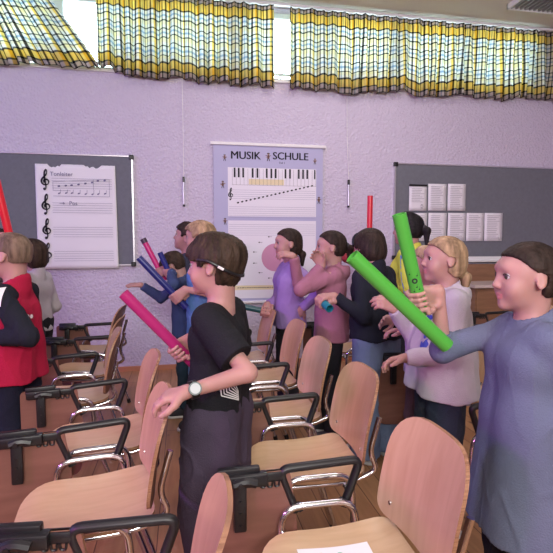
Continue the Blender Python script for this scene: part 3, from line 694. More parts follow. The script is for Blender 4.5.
def head_prims(T, hs):
    """T maps head coordinates (x forward, z up, metres for a 0.21 m head) to kid space."""
    M, c = T
    def tp(x, y, z): return c + M @ (V(x, y, z) * hs)
    E = lambda ce, r, k=.02, op=0, rot=None: ell(tp(*ce), V(*r) * hs, M if rot is None else M @ rot, k * hs, op)
    C = lambda a, b, ra, rb, k=.02, op=0: cap(tp(*a), tp(*b), ra * hs, rb * hs, k * hs, op)
    L = [E((-.012, 0, .028), (.090, .074, .076)), E((.024, 0, -.016), (.058, .060, .078), .03), E((.028, 0, -.062), (.046, .046, .034), .025),
         E((.064, 0, -.086), (.014, .017, .013), .022), C((.068, -.026, .032), (.068, .026, .032), .011, .011, .022)]
    for s in (-1, 1): L += [E((.050, .034 * s, -.034), (.026, .025, .027), .022)]
    for s in (-1, 1): L += [E((.096, .032 * s, .006), (.020, .019, .012), .014, 1)]
    L += [C((.080, 0, .008), (.092, 0, -.020), .005, .0080, .014), E((.089, 0, -.024), (.0105, .011, .0085), .008)]
    for s in (-1, 1): L += [E((.082, .0105 * s, -.027), (.009, .0065, .0062), .007)]
    L += [E((.0755, 0, -.051), (.0105, .018, .0050), .007), E((.0735, 0, -.0605), (.0110, .015, .0058), .007), E((.0885, 0, -.0560), (.0080, .019, .0013), .003, 1)]
    for s in (-1, 1):
        L += [E((-.010, .076 * s, -.004), (.016, .007, .028), .008, 0, rotm('X', 14 * s) @ rotm('Y', -12)), E((-.004, .086 * s, -.002), (.008, .006, .017), .005, 1)]
    return L, tp
HAIRS = {}
def hair_prims(style, T, hs, seed):
    M, c = T; Mi = M.T
    def tp(x, y, z): return c + M @ (V(x, y, z) * hs)
    E = lambda ce, r, k=.02, op=0, rot=None: ell(tp(*ce), V(*r) * hs, M if rot is None else M @ rot, k * hs, op)
    C = lambda a, b, ra, rb, k=.02, op=0: cap(tp(*a), tp(*b), ra * hs, rb * hs, k * hs, op)
    th = {'short': .015, 'crop': .006, 'mop': .021, 'tied': .008, 'bun': .010, 'bob': .017, 'long': .010}[style]
    L = [E((-.012, 0, .028), (.090 + th, .074 + th, .076 + th)), E((-.030, 0, -.010), (.070 + th * .7, .068 + th * .8, .070), .02) if style not in ('short', 'crop', 'mop') else E((-.034, 0, -.022), (.056 + th * .3, .052 + th * .25, .070), .03)]
    def H(p): return (p - c) @ M / hs
    lineh = {'short': .058, 'crop': .062, 'mop': .040, 'tied': .066, 'bun': .064, 'bob': .048, 'long': .060}[style]
    nape = {'short': -.062, 'crop': -.034, 'mop': -.078, 'tied': -.058, 'bun': -.055, 'bob': -.115, 'long': -.075}[style]
    temple = {'short': .030, 'crop': .028, 'mop': .036, 'tied': .018, 'bun': .018, 'bob': .034, 'long': .026}[style]
    def facecut(p):      # negative inside the region kept
        h = H(p); x, y, z = h[:, 0], h[:, 1], h[:, 2]; wob = .003 * np.sin(y * 300 + seed) + .002 * np.sin(z * 400)
        front = np.minimum(x - temple - wob - np.maximum(0, z - .02) * .5, (lineh + .25 * (np.abs(y) < .02) * 0 - 5.5 * y * y * .6) - z + wob)     # >0 : on the face
        if style in ('tied', 'bun', 'long'): front = np.minimum(x + .004, {'tied': .016, 'bun': .016, 'long': .014}[style] + .80 * np.maximum(x, 0) - .004 * np.cos(y * 60) - z)
        if style in ('bob', 'long'): side = np.minimum(x - .012, .0 - z)
        else: side = np.minimum(x + .022, -.006 - z + .15 * (x + .02))
        ear = .026 - np.sqrt((x + .006) ** 2 + (z + .006) ** 2) if style not in ('bob',) else -np.ones(len(p))
        ear = np.where(np.abs(y) > .05, ear, -1)
        nap = nape + .7 * np.maximum(0, x + .04) - z
        return np.maximum(np.maximum(front, side), np.maximum(ear, nap)) * hs
    if style == 'mop': L += [E((.050, -.01, .062), (.050, .060, .030), .02, 0, rotm('Y', 24)), E((-.075, 0, .045), (.045, .06, .05), .02)]
    if style == 'short': L += [E((.050, .0, .070), (.042, .055, .022), .02, 0, rotm('Y', 24))]
    if style == 'bob': L += [E((-.040, 0, -.045), (.066, .078, .070), .03)]
    if style == 'long': L += [E((-.045, 0, -.035), (.058, .070, .062), .03)]
    if seed % 2: L += [E((.0, .03, .10), (.05, .03, .02), .02)]
    L.append(Pr(facecut, 0, 2))
    def strands(p):
        h = H(p); x, y, z = h[:, 0], h[:, 1], h[:, 2]
        if style in ('short', 'crop', 'mop'):
            ph = np.arctan2(y - .01, x + .045); rr = np.sqrt((x + .045) ** 2 + y * y); w_ = ph + .9 * np.sin(z * 22 + seed) * .35 + 3 * rr; a_ = .0013 if style != 'crop' else .0006
            return hs * a_ * (np.sin(w_ * 34 + 2 * np.sin(z * 60)) + .8 * np.sin(w_ * 71 + 3 * np.sin(z * 35)) + .9 * np.sin(w_ * 13 + z * 50))
        ph = np.arctan2(z - .02, y); return hs * .0009 * (np.sin(ph * 46 + 20 * x) + .8 * np.sin(ph * 83 - 15 * x) + .6 * np.sin(ph * 21 + 30 * x))
    L.append(Pr(strands, 0, 3))
    if style in ('tied', 'long'):
        T2 = [C((-.100, 0, .010), (-.128, 0, -.010), .017, .026, .012), C((-.128, 0, -.010), (-.128, 0, -.095), .026, .012, .012)]
        if style == 'long': T2 = [C((-.085, .012, -.055), (-.108, .02, -.075), .018, .024, .012), C((-.108, .02, -.075), (-.104, .026, -.15), .024, .012, .012)]
        L += T2
    if style == 'bun': L += [E((-.098, 0, .055), (.030, .032, .030), .008)]
    return L
def ik(S_, W_, l1, l2, hint):
    d = W_ - S_; D = np.linalg.norm(d); mx = (l1 + l2) * .995
    if D > mx: W_ = S_ + d / D * mx; D = mx
    D = max(D, abs(l1 - l2) + .02); n = d / np.linalg.norm(d); a = (l1 * l1 - l2 * l2 + D * D) / (2 * D); h = math.sqrt(max(0, l1 * l1 - a * a))
    hp = hint - hint.dot(n) * n; hp /= (np.linalg.norm(hp) + 1e-9); return S_ + n * a + hp * h, W_
def unit(v): v = np.asarray(v, float); return v / (np.linalg.norm(v) + 1e-9)
def hand_prims(W_, d, n, side, kind, s, axis=None, Rg=.022):
    """W_: wrist, d: wrist-to-finger direction, n: palm normal (out of the palm), side: +1 left hand, -1 right."""
    d = unit(d); n = unit(n - d * np.dot(n, d)); a = np.cross(d, n) * side      # a: towards the thumb
    L = []; pl = .060 * s; r0 = .0098 * s
    kn = [W_ + d * (pl - .004 * abs(i - 1) * s) + a * (.0225 - .015 * i) * s for i in range(4)]
    for i in range(4): L.append(cap(W_ + a * (.010 - .007 * i) * s, kn[i], .0125 * s, .0105 * s, .012 * s))
    ln = [.052, .058, .053, .042]
    tb = W_ + d * .012 * s + a * .016 * s
    if kind == 'grip':
        cen = W_ + d * (pl + .004 * s) + n * (Rg + .012 * s)
        for i in range(4):
            ci = cen + a * (.0225 - .0165 * i) * s; pts = [kn[i]]
            for th in (25, 75, 125, 175, 215): t_ = R(th); pts.append(ci + (Rg + .009 * s) * (-n * math.cos(t_) + d * math.sin(t_)))
            for k in range(5): L.append(cap(pts[k], pts[k + 1], (.0092 - .0006 * k) * s, (.0086 - .0006 * k) * s, .004 * s))
        ct = cen + a * .036 * s; pts = [tb, tb + n * .018 * s + a * .018 * s]
        for th in (-60, -110, -150): t_ = R(th); pts.append(ct + (Rg + .010 * s) * (-n * math.cos(t_) + d * math.sin(t_)))
        for k in range(4): L.append(cap(pts[k], pts[k + 1], (.0125 - .0012 * k) * s, (.0115 - .0012 * k) * s, .006 * s))
        return L, cen, a
    bend = {'open': (6, 8, 8), 'relaxed': (22, 28, 22), 'curl': (48, 55, 40)}[kind]; spread = {'open': 9, 'relaxed': 5, 'curl': 2}[kind]
    for i in range(4):
        dd = unit(d + a * math.tan(R(spread * (1.5 - i)))); p = kn[i]; an = 0; fr = (.46, .30, .24)
        for k in range(3):
            an += R(bend[k] + 3 * i * (kind != 'open')); q = p + (dd * math.cos(an) + n * math.sin(an)) * ln[i] * fr[k] * s * 1.08
            L.append(cap(p, q, (.0088 - .0009 * k) * s, (.0080 - .0009 * k) * s, .004 * s)); p = q
    m1 = tb + (a * .75 + d * .55 + n * .35) * .032 * s; m2 = m1 + (a * .45 + d * .85 + n * .35) * .026 * s; m3 = m2 + (a * .1 + d * .95 + n * .3) * .020 * s
    L += [cap(tb, m1, .0135 * s, .0110 * s, .010 * s), cap(m1, m2, .0105 * s, .0092 * s, .005 * s), cap(m2, m3, .0090 * s, .0075 * s, .005 * s)]
    return L, W_ + d * pl, a

PEOPLE = {}
def kid(px, d, H, face, label, hair, haircol, top, bottom, arms, shoes=((.05, .05, .06), (.7, .7, .7)), lean=0, side_lean=0, head=(0, 0, 0), vox=.0055, seed=1,
        dz=0, stance=.085, step=0.0, top_kind='tee', hem=.64, legw=1.0, flare=0.0, name='person', twist=0, extras=None, topw=1.0, hood=False, cuff=True):
    """px: head centre pixel, d: depth, face: facing angle in degrees seen from above (180 = camera left); head: (yaw, nod, tilt)."""
    s = H / 1.32; rz = R(face - 11); Rz = np.array(Matrix.Rotation(rz, 3, 'Z'))
    hp = P(px, 240, d); hipz = .70 * s; Lm = np.array(Matrix.Rotation(R(lean), 3, 'Y') @ Matrix.Rotation(R(side_lean), 3, 'X') @ Matrix.Rotation(R(twist), 3, 'Z'))
    def U(p): p = V(*p) * s; o = V(0, 0, hipz); return o + Lm @ (p - o)
    hc0 = U((.012, 0, 1.215)); off = Rz @ V(hc0[0], hc0[1], 0); root_l = np.array([hp.x, hp.y, 0]) - off
    e = empty(name, Vector(root_l), rz); e.location.z = dz; bpy.context.view_layer.update()
    def toL(p): return Rz.T @ (np.array(p) - root_l - V(0, 0, dz))
    info = dict(root=e, toL=toL, Rz=Rz, root_l=root_l, dz=dz, s=s)
    # ---- skeleton
    pel = V(0, 0, .71) * s; ch = U((0, 0, .97)); nb = U((-.012, 0, 1.075)); hs = s * .95
    HM = Lm @ np.array(Matrix.Rotation(R(head[0]), 3, 'Z') @ Matrix.Rotation(R(head[1] - lean * .8), 3, 'Y') @ Matrix.Rotation(R(head[2]), 3, 'X'))
    hc = nb + Lm @ (V(.004, 0, .055) * s) + HM @ (V(.018, 0, .085) * s)
    Hp, tp = head_prims((HM, hc), hs)
    body = list(Hp); body.append(cap(hc + HM @ (V(-.028, 0, -.050) * hs), nb, .046 * s, .048 * s, .025 * s))
    tor = [cap(U((0, -.060, .97)), U((0, .060, .97)), .070 * s, None, .03), cap(U((0, 0, .98)), U((0, 0, .83)), .070 * s, .070 * s, .03), cap(U((0, -.040, .83)), U((0, .040, .83)), .064 * s, None, .03),
           cap(U((-.005, -.085, 1.045)), U((-.005, .085, 1.045)), .040 * s, None, .03), cap(pel + V(0, -.05, 0) * s, pel + V(0, .05, 0) * s, .076 * s, None, .03)]
    body += tor; legs = []; shoesL = []
    for sg in (-1, 1):
        hj = V(0, .065 * sg, .68) * s; kn = V(.015 + step * sg * .5, (.065 + (stance - .065) * .5) * sg, .37) * s; an = V(-.01 + step * sg, stance * sg, .065) * s
        legs.append((hj, kn, an)); body += [cap(hj, kn, .068 * s, .045 * s, .03), cap(kn, an, .046 * s, .030 * s, .02), cap(an, an + V(.08, .012 * sg, -.035) * s, .028 * s, .022 * s, .02)]
    sl = []; hands = []
    for key, sg in (('L', 1), ('R', -1)):
        A = arms[key]; Sh = U((-.008, .118 * sg, 1.045)); l1, l2 = .225 * s, .195 * s; kind = A.get('hand', 'relaxed')
        if 'px' in A: tgt = toL(P(*A['px']))
        else: tgt = U(A['at'])
        hint = V(*A.get('hint', (-.6, .35 * sg, -1)))
        if kind == 'grip':
            ax = unit(Rz.T @ unit(A['axis'])); f = unit(tgt - Sh) if 'fdir' not in A else unit(Rz.T @ unit(A['fdir'])); dd = unit(f - ax * f.dot(ax)); nn = np.cross(ax, dd)
            if 'nsign' in A: nn = nn * A['nsign']
            elif nn.dot(V(0, -sg, 0)) < 0: nn = -nn
            Rg = A.get('rg', .022); W_ = tgt - nn * (Rg + .012 * s) - dd * .064 * s
            El, W2 = ik(Sh, W_, l1, l2, hint); W_ = W2; hd = dd; hn = nn
        else:
            Wt = tgt; El, W_ = ik(Sh, Wt, l1, l2, hint); fd = unit(W_ - El); hd = unit(Rz.T @ unit(A['dir'])) if 'dir' in A else fd
            hn = Rz.T @ unit(A['palm']) if 'palm' in A else V(.1, -sg, -.5)
        hp_, cen, ath = hand_prims(W_, hd, hn, sg, kind, s * 1.04, Rg=A.get('rg', .022)); info['grip' + key] = cen; info['axis' + key] = ath
        body += [cap(Sh, El, .034 * s, .027 * s, .02), cap(El, W_, .029 * s, .019 * s, .012)] + hp_
        sl.append((Sh, El, W_, sg)); info['W' + key] = W_; info['E' + key] = El
    allp = np.array([hc, pel, ch] + [q for a_ in sl for q in a_[:3]] + [q for l in legs for q in l]); lo = allp.min(0) - .17 * s; hi = allp.max(0) + .17 * s; lo[2] = max(lo[2], -.02)
    def skinmat(c):
        h = (c - hc) @ HM / hs; x, y, z = h[:, 0], h[:, 1], h[:, 2]
        lip = (x > .070) & (np.abs(y) < .020 - .0) & (np.abs(z + .0565) < .0100 - 9 * y * y) & (x > .05)
        return lip.astype(int)
    bo = field_mesh('body', body, lo, hi, vox, [M_skin, M_lip], e, skinmat)
    # ---- eyes, brows, hair
    for sg in (-1, 1):
        b = MB(); cc = tp(.0655, .031 * sg, .0060); r_ = .0132 * hs; n1, n2 = 14, 10; look = HM @ unit(V(1, .10 * sg, -.03))
        b_ = bmesh.new(); bmesh.ops.create_uvsphere(b_, u_segments=16, v_segments=12, radius=r_); vs = [v.co.copy() for v in b_.verts]; b_.verts.ensure_lookup_table(); fs = [[v.index for v in f.verts] for f in b_.faces]
        cn = [np.array(f.calc_center_median()) / r_ for f in b_.faces]; b_.free(); q = Vector((0, 0, 1)).rotation_difference(Vector(look))
        b.add([q @ v + Vector(cc) for v in vs], fs); b.m = [1 if c_[2] > .74 else 0 for c_ in cn]; b.build('eye', [M_eye, M_iris], e, True)
        for zz, tl in ((.0072, 1), (-.0062, -1)):
            if tl == 1: lb = MB(); lb.tube([tp(.0770, .0185 * sg, .0075), tp(.0792, .025 * sg, .0125), tp(.0785, .033 * sg, .0135), tp(.0740, .041 * sg, .0105), tp(.0690, .0455 * sg, .0060)], [.0010 * hs, .0016 * hs, .0018 * hs, .0016 * hs, .0009 * hs], 6); lb.build('eyelid', mat('lash', (.05, .025, .02), .6), e, True)
    hm = hairm(name + 'hair%s' % (haircol,), haircol)
    bw = MB()
    for sg in (-1, 1):
        bw = MB(); bw.tube([tp(.0800, .013 * sg, .0270), tp(.0795, .024 * sg, .0300), tp(.0745, .036 * sg, .0310), tp(.0640, .047 * sg, .0270)], [.0018 * hs, .0026 * hs, .0022 * hs, .0012 * hs], 6); bw.build('eyebrow', hm, e, True)
    hpz = hair_prims(hair, (HM, hc), hs, seed); field_mesh('hair', hpz, hc - .22 * s, hc + .22 * s, min(vox, .0048), [hm], e)
    if hair in ('tied', 'long'):
        tcol = top.get('tie', (.05, .05, .06)); b = MB(); p0 = tp(-.104, 0, .008) if hair == 'tied' else tp(-.088, .013, -.058); dv = unit(HM @ (V(-.9, 0, -.5) if hair == 'tied' else V(-.7, .2, -.7)))
        b.tube([p0 - dv * .010, p0 + dv * .010], .024 * hs, 12); b.build('hair_tie', cloth('tie%s' % (tcol,), tcol), e, True)
    # ---- top
    kindr = {'tee': (.010, .020), 'sweater': (.018, .030), 'jacket': (.019, .032)}[top_kind]; t_ = kindr[0] * s; wv = topw
    g = [cap(U((0, -.062, .97)), U((0, .062, .97)), .070 * s + t_, None, .03), cap(U((0, -.040 * wv, .97)), U((0, -.046 * wv, .80)), .070 * s + t_ * .9, .072 * s * wv + t_, .025), cap(U((0, .040 * wv, .97)), U((0, .046 * wv, .80)), .070 * s + t_ * .9, .072 * s * wv + t_, .025),
         cap(U((-.005, -.088, 1.045)), U((-.005, .088, 1.045)), .040 * s + t_ * .7, None, .03)]
    hz = hem * s
    for q_ in (-1, 1): g.append(cap(U((0, .046 * wv * q_, .80)), V(0, .052 * wv * q_, hem - .03) * s, .072 * s * wv + t_, .080 * s * wv + t_ + flare * s, .025))
    sleeve_own_ = top.get('sleeve_col') is not None; slen = top.get('sleeve', 'long'); asr = top.get('arm_r', 1.0); armp = []
    for (Sh, El, W_, sg) in sl:
        if slen == 'short':
            Ee = Sh + (El - Sh) * .78; armp.append(cap(Sh, Ee, (.042 * s + t_ * .5) * asr, (.045 * s + t_ * .5) * asr, .02))
        else:
            ax = unit(W_ - El); fr = top.get('cover_r', .94) if sg < 0 and 'cover_r' in top else top.get('cover', .94)
            armp += ([ell(Sh + V(0, -.03 * sg, .0) * s, V(.058, .055, .050) * s, None, .02)] if sleeve_own_ else []) + [cap(Sh, El, (.037 * s + t_ * .4) * asr, (.032 * s + t_ * .4) * asr, .02), cap(El, El + (W_ - El) * fr, (.032 * s + t_ * .4) * asr, (.025 * s + t_ * .3) * asr, .015)]
            if cuff: armp.append(cap(El + (W_ - El) * (fr - .10), El + (W_ - El) * fr, .024 * s + t_ * .45, .023 * s + t_ * .4, .006))
    def hemcut(p): return hz - p[:, 2] + .006 * np.sin(p[:, 0] * 30 + seed) + .004 * np.sin(p[:, 1] * 41)
    fold = folds(.0055 if top_kind != 'tee' else .0045, 26, seed); sleeve_own = top.get('sleeve_col') is not None
    def slcuts():
        L = []
        for (Sh, El, W_, sg) in sl:
            if slen == 'short':
                ax = unit(El - Sh); en = Sh + (El - Sh) * .74; L.append((ax, en, Sh, El))
            else:
                ax = unit(W_ - El); en = El + (W_ - El) * (top['cover_r'] if sg < 0 and 'cover_r' in top else top.get('cover', .94)); L.append((ax, en, El, W_))
        return L
    cuts = slcuts()
    def armcut(p):       # remove whatever lies past each sleeve end, near that sleeve
        d_ = np.full(len(p), -1.0)
        for ax, en, a0, a1 in cuts:
            q = p - en; al = q @ ax; rad = np.sqrt(np.maximum(0, (q * q).sum(1) - al * al)); d_ = np.maximum(d_, np.minimum(al, .075 * s - rad))
        return d_
    neckp = [cap(nb + Lm @ (V(-.002, 0, .030) * s), nb + Lm @ (V(.006, 0, .12) * s), .050 * s, .062 * s, .008, 1)]
    collar = []
    if top_kind != 'tee' or hood:
        collar = [cap(nb + Lm @ (V(-.008, 0, -.005) * s), nb + Lm @ (V(-.012, 0, .030) * s), .060 * s, .056 * s, .02)]
    if hood: collar += [ell(nb + Lm @ (V(-.055, 0, -.010) * s), V(.050, .085, .060) * s, Lm, .02), ell(nb + Lm @ (V(-.060, 0, .030) * s), V(.028, .060, .028) * s, Lm, .01, 1)]
    vt = vox * 1.15; tm = cloth('cloth%s' % (top['col'],), top['col'], bump=top.get('bump', .25))
    if sleeve_own: g[3] = cap(U((-.005, -.050, 1.045)), U((-.005, .050, 1.045)), .040 * s + t_ * .7, None, .03); g[0] = cap(U((0, -.046, .95)), U((0, .046, .95)), .070 * s + t_, None, .03)
    g.append(fold); armc = Pr(lambda p: np.maximum(evalp(armp + [fold], p), armcut(p)), .022)
    if sleeve_own:
        field_mesh(top['name'], g + collar + [Pr(hemcut, 0, 2)] + neckp, lo, hi, vt, [tm], e)
        field_mesh('sleeves', [armc], lo, hi, vt, [cloth('cloth%s' % (top['sleeve_col'],), top['sleeve_col'])], e)
        go = None
    else: go = field_mesh(top['name'], g + [armc] + collar + [Pr(hemcut, 0, 2)] + neckp, lo, hi, vt, [tm], e)
    info['garment'] = [c for c in e.children if c.name.split('.')[0] == top['name']][0]
    # ---- trousers
    lw = legw; hb = bottom.get('hem', .075)
    tr = [cap(pel + V(0, -.052, .03) * s, pel + V(0, .052, .03) * s, .084 * s, None, .03)]
    for (hj, kn, an) in legs: tr += [cap(hj, kn, (.074 * s) * (1 + (lw - 1) * .5), .056 * s * lw, .03), cap(kn, an + V(.005, 0, -.03), .055 * s * lw, .048 * s * (lw + bottom.get('flare', 0)), .02)]
    zt = hz + .09 * s if top_kind == 'tee' or hem > .55 else .72 * s
    tr += [folds(.006, 30, seed + 7, (1, 1, .6)), Pr(lambda p: np.maximum(hb * s - p[:, 2], p[:, 2] - .80 * s), 0, 2)]
    field_mesh(bottom['name'], tr, lo, V(hi[0], hi[1], .86 * s), vt, [cloth('cloth%s' % (bottom['col'],), bottom['col'], bump=.3)], e)
    # ---- shoes
    for (hj, kn, an), sg in zip(legs, (-1, 1)):
        f = unit(V(1, .14 * sg, 0)); a0 = V(an[0], an[1], 0)
        sp = [cap(a0 + f * -.022 * s + V(0, 0, .045 * s), a0 + f * .115 * s + V(0, 0, .034 * s), .038 * s, .032 * s, .02), cap(a0 + V(0, 0, .05 * s), a0 + V(-.005, 0, .082 * s), .040 * s, .036 * s, .02), Pr(lambda p: .016 * s - p[:, 2], 0, 2)]
        sh_ = field_mesh('shoe', sp, a0 - .14 * s, a0 + V(.2, .2, .14) * s, .006, [cloth('shoe%s' % (shoes[0],), shoes[0])], e)
        so_ = [cap(a0 + f * -.024 * s + V(0, 0, .012 * s), a0 + f * .120 * s + V(0, 0, .012 * s), .041 * s, .036 * s, .01), Pr(lambda p: np.maximum(p[:, 2] - .020 * s, .001 - p[:, 2]), 0, 2)]
        field_mesh('sole', so_, a0 - .14 * s, a0 + V(.2, .2, .10) * s, .0045, [mat('sole%s' % (shoes[1],), shoes[1], .6)], sh_)
    tag(e, label, 'child', 'children facing the music lesson'); info.update(tp=tp, HM=HM, hc=hc, hs=hs, U=U, nb=nb, Lm=Lm, e=e, sl=sl, seed=seed)
    return info
def decal(info, shapes, origin, direction, right, up, name, m, off=.0025, target=None):
    """shapes: list of 2D polygons (metres) projected along direction on the garment."""
    go = target or info['garment']; me = go.data; vs = [v.co.copy() for v in me.vertices]; bv = BVHTree.FromPolygons(vs, [tuple(p.vertices) for p in me.polygons])
    o = Vector(origin); dr = Vector(direction).normalized(); rt = Vector(right).normalized(); up_ = Vector(up).normalized(); b = MB()
    for poly in shapes:
        vv = []
        for (x, y) in poly:
            h = bv.ray_cast(o + rt * x + up_ * y, dr, .6)
            if h[0] is None: vv = None; break
            vv.append(h[0] - dr * off)
        if vv:
            b.add(vv, [tuple(range(len(vv)))])
    if b.v: return b.build(name, m, info['e'])
def blob(x, y, rx, ry, ang=0, n=10): return [(x + rx * math.cos(t) * math.cos(ang) - ry * math.sin(t) * math.sin(ang), y + rx * math.cos(t) * math.sin(ang) + ry * math.sin(t) * math.cos(ang)) for t in [2 * math.pi * k / n for k in range(n)]]
def strip(x0, y0, x1, y1, w_, n=6):
    out = []; d = Vector((x1 - x0, y1 - y0)); nn = Vector((-d.y, d.x)).normalized() * w_ / 2
    for k in range(n):
        a_ = Vector((x0, y0)) + d * k / n; c_ = Vector((x0, y0)) + d * (k + 1) / n; out.append([(a_.x + nn.x, a_.y + nn.y), (c_.x + nn.x, c_.y + nn.y), (c_.x - nn.x, c_.y - nn.y), (a_.x - nn.x, a_.y - nn.y)])
    return out
def sound_tube(p0, p1, col, name, label, r=.0205, cap_col=None, marks=False):
    p0 = Vector(p0); p1 = Vector(p1); L_ = (p1 - p0).length; q = Vector((0, 0, 1)).rotation_difference(p1 - p0)
    e = empty(name, p0); e.rotation_mode = 'QUATERNION'; e.rotation_quaternion = q; n = 28; b = MB()
    vs = []; prof = [(r, 0), (r, L_), (r - .0018, L_), (r - .0018, 0)]
    for (rr, z) in prof: vs += [Vector((rr * math.cos(2 * math.pi * k / n), rr * math.sin(2 * math.pi * k / n), z)) for k in range(n)]
    fs = [(i * n + k, i * n + (k + 1) % n, ((i + 1) % 4) * n + (k + 1) % n, ((i + 1) % 4) * n + k) for i in range(4) for k in range(n)]
    b.add(vs, fs); b.build('tube', mat('plastic%s' % (col,), col, .32), e, True)
    if cap_col: c_ = MB(); c_.tube([(0, 0, L_ - .03), (0, 0, L_ + .004)], r + .002, n); c_.build('end_cap', mat('capcol', cap_col, .4), e, True)
    if marks:
        b = MB(); rnd = random.Random(3); vdir = (Vector((0, 0, CH)) - (p0 + p1) / 2); lv = q.inverted() @ vdir; a0 = math.atan2(lv.y, lv.x)
        def wrap(u, z): a_ = a0 + u / r; return Vector(((r + .0006) * math.cos(a_), (r + .0006) * math.sin(a_), z))
        def dsc(u, z, rr, rz=None):
            rz = rz or rr; b.add([wrap(u, z)] + [wrap(u + rr * math.cos(t * .5236), z + rz * math.sin(t * .5236)) for t in range(12)], [(0, 1 + k, 1 + (k + 1) % 12) for k in range(12)])
        for (cu, cz, rr) in ((.0, L_ * .36, .0085),):
            n3 = 20
            for k in range(n3):
                t0, t1 = k / n3 * 6.283, (k + 1) / n3 * 6.283; b.add([wrap(cu + rr * math.cos(t0), cz + rr * math.sin(t0)), wrap(cu + rr * math.cos(t1), cz + rr * math.sin(t1)), wrap(cu + rr * .45 * math.cos(t1), cz + rr * .45 * math.sin(t1)), wrap(cu + rr * .45 * math.cos(t0), cz + rr * .45 * math.sin(t0))], [(0, 1, 2, 3)])
        for (cu, cz) in ((-.011, L_ * .36 + .022), (.002, L_ * .36 - .020), (.008, L_ * .36 - .028), (-.008, L_ * .36 - .032), (.010, L_ * .36 + .014)):
            dsc(cu, cz, .0026, .0020); b.add([wrap(cu + .0018, cz), wrap(cu + .0026, cz), wrap(cu + .0026, cz + .008), wrap(cu + .0018, cz + .008)], [(0, 1, 2, 3)])
        b.build('printed_notes', M_dark, e)
    tag(e, label, 'sound tube', 'plastic sound tubes'); return e
# ================================================================== THE CHILDREN
def cd(r, u, f=0): return np.array(Rt * r + Vector((0, 0, u)) + Fh * f)
def hold(x, y, d, ex, ey, ed=None, **k):
    ed = ed or d; ax = (P(ex, ey, ed) - P(x, y, d)).normalized(); r = dict(px=(x, y, d), hand='grip', axis=np.array(ax)); r.update(k); return r
def world(i, p): return Vector(i['root_l'] + i['Rz'] @ p) + Vector((0, 0, i['dz']))
def tube_in(i, key, arm, before, after, col, name, label, **k):
    G = world(i, i['grip' + key]); ax = Vector(arm['axis']); return sound_tube(G - ax * before, G + ax * after, col, name, label, **k)
BR = (.038, .024, .016); DB = (.028, .018, .014); BL = (.32, .215, .13); BK = (.012, .010, .012); LB = (.20, .125, .075)
rest = lambda sg: dict(at=(.06, .15 * sg, .70), hint=(-.5, .5 * sg, 0))
# --- black shirted boy in the middle
aL = dict(px=(186, 392, 1.33), dir=cd(-1, -.22, -.05), palm=(0, .2, -1), hand='relaxed', hint=(-.6, .6, -.9))
aR = hold(181, 350, 1.78, 131, 300, 1.72, hint=(-.4, -.5, -1))
k = kid(214, 1.62, 1.285, 166, 'boy in black t-shirt with wristwatch and ear strap, holding a magenta tube', 'mop', BR, dict(name='t_shirt', col=(.012, .012, .016), sleeve='short', arm_r=1.12),
        dict(name='trousers', col=(.060, .045, .075), hem=.03), dict(L=aL, R=aR), hem=.72, vox=.0045, seed=3, head=(4, 2, 0), legw=1.75, topw=1.05)
tube_in(k, 'R', aR, .10, .30, (.38, .018, .14), 'sound_tube', 'magenta tube swung by the boy in the black t-shirt')
Wl, El = k['WL'], k['EL']; ax = unit(Wl - El); b = MB(); c_ = Wl - ax * .022; b.tube([c_ - ax * .011, c_ + ax * .011], .0265, 16); st = b.build('watch_strap', M_black, k['e'], True)
fwd = unit(k['Rz'].T @ cd(.1, .35, -1)); fwd = unit(fwd - ax * fwd.dot(ax)); b = MB(); b.tube([c_ + fwd * .018, c_ + fwd * .033], .0185, 18); wf = b.build('watch_case', mat('watch_grey', (.10, .14, .13), .3), k['e'], True); b = MB(); b.tube([c_ + fwd * .0332, c_ + fwd * .0342], .0145, 18); b.build('watch_dial', mat('watch_dial', (.42, .50, .48), .3), wf)
tp, hs, HM = k['tp'], k['hs'], k['HM']
for sg in (-1, 1):
    b = MB(); b.tube([tp(.030, .086 * sg, .026), tp(.020, .089 * sg, .026), tp(-.012, .098 * sg, .022), tp(-.040, .095 * sg, .006), tp(-.075, .076 * sg, -.018), tp(-.100, .040 * sg, -.034), tp(-.108, 0, -.038)], .0055 * hs, 8, .012); b.build('glasses_strap', M_black, k['e'], True)
b = MB(); b.tube([tp(-.046, .0985, .002), tp(-.062, .0895, -.009)], .0050 * hs, 6); b.build('strap_logo', M_white, k['e'])
back = unit(V(-1, .55, 0)); sp = []
for q in range(7):
    o_ = .009 * q; sp += strip(-.040 + o_, .052, -.040 + o_, .0 + o_ * .5, .0035, 4) + strip(-.040 + o_, .0 + o_ * .5, .03, -.03 + o_ * .5, .0035, 6)
o = V(-.4, .24, .80) * k['s']; decal(k, sp, o, (.9, -.42, 0), (-.42, -.9, 0), (0, 0, 1), 'white_back_print', M_white)
# --- girl in blue hoodie, nearest
gR = hold(420, 300, 1.44, 400, 214, 1.40, hint=(-.1, -.1, -1), fdir=cd(-1, .2, .1)); gL = dict(at=(.035, .06, .80), hint=(-.6, .6, 0), hand='curl')
k = kid(526, 1.35, 1.265, 180, 'girl in long blue grey hoodie with dark hair tied back, nearest of all', 'tied', DB, dict(name='hoodie', col=(.125, .145, .225), cover_r=.30),
        dict(name='leggings', col=(.012, .012, .014)), dict(L=gL, R=gR), hem=.46, top_kind='sweater', hood=True, vox=.0042, seed=6, flare=.03, topw=1.12, legw=1.0)
tube_in(k, 'R', gR, .045, .27, (.07, .37, .045), 'sound_tube', 'upright green tube with printed notes held before the blond girl', marks=True)
Q0, Q1 = P(447, 346, 1.40), P(352, 256, 1.36); sound_tube(Q0, Q1, (.07, .37, .045), 'sound_tube', 'slanting green tube crossing in front of the upright green one', r=.022)
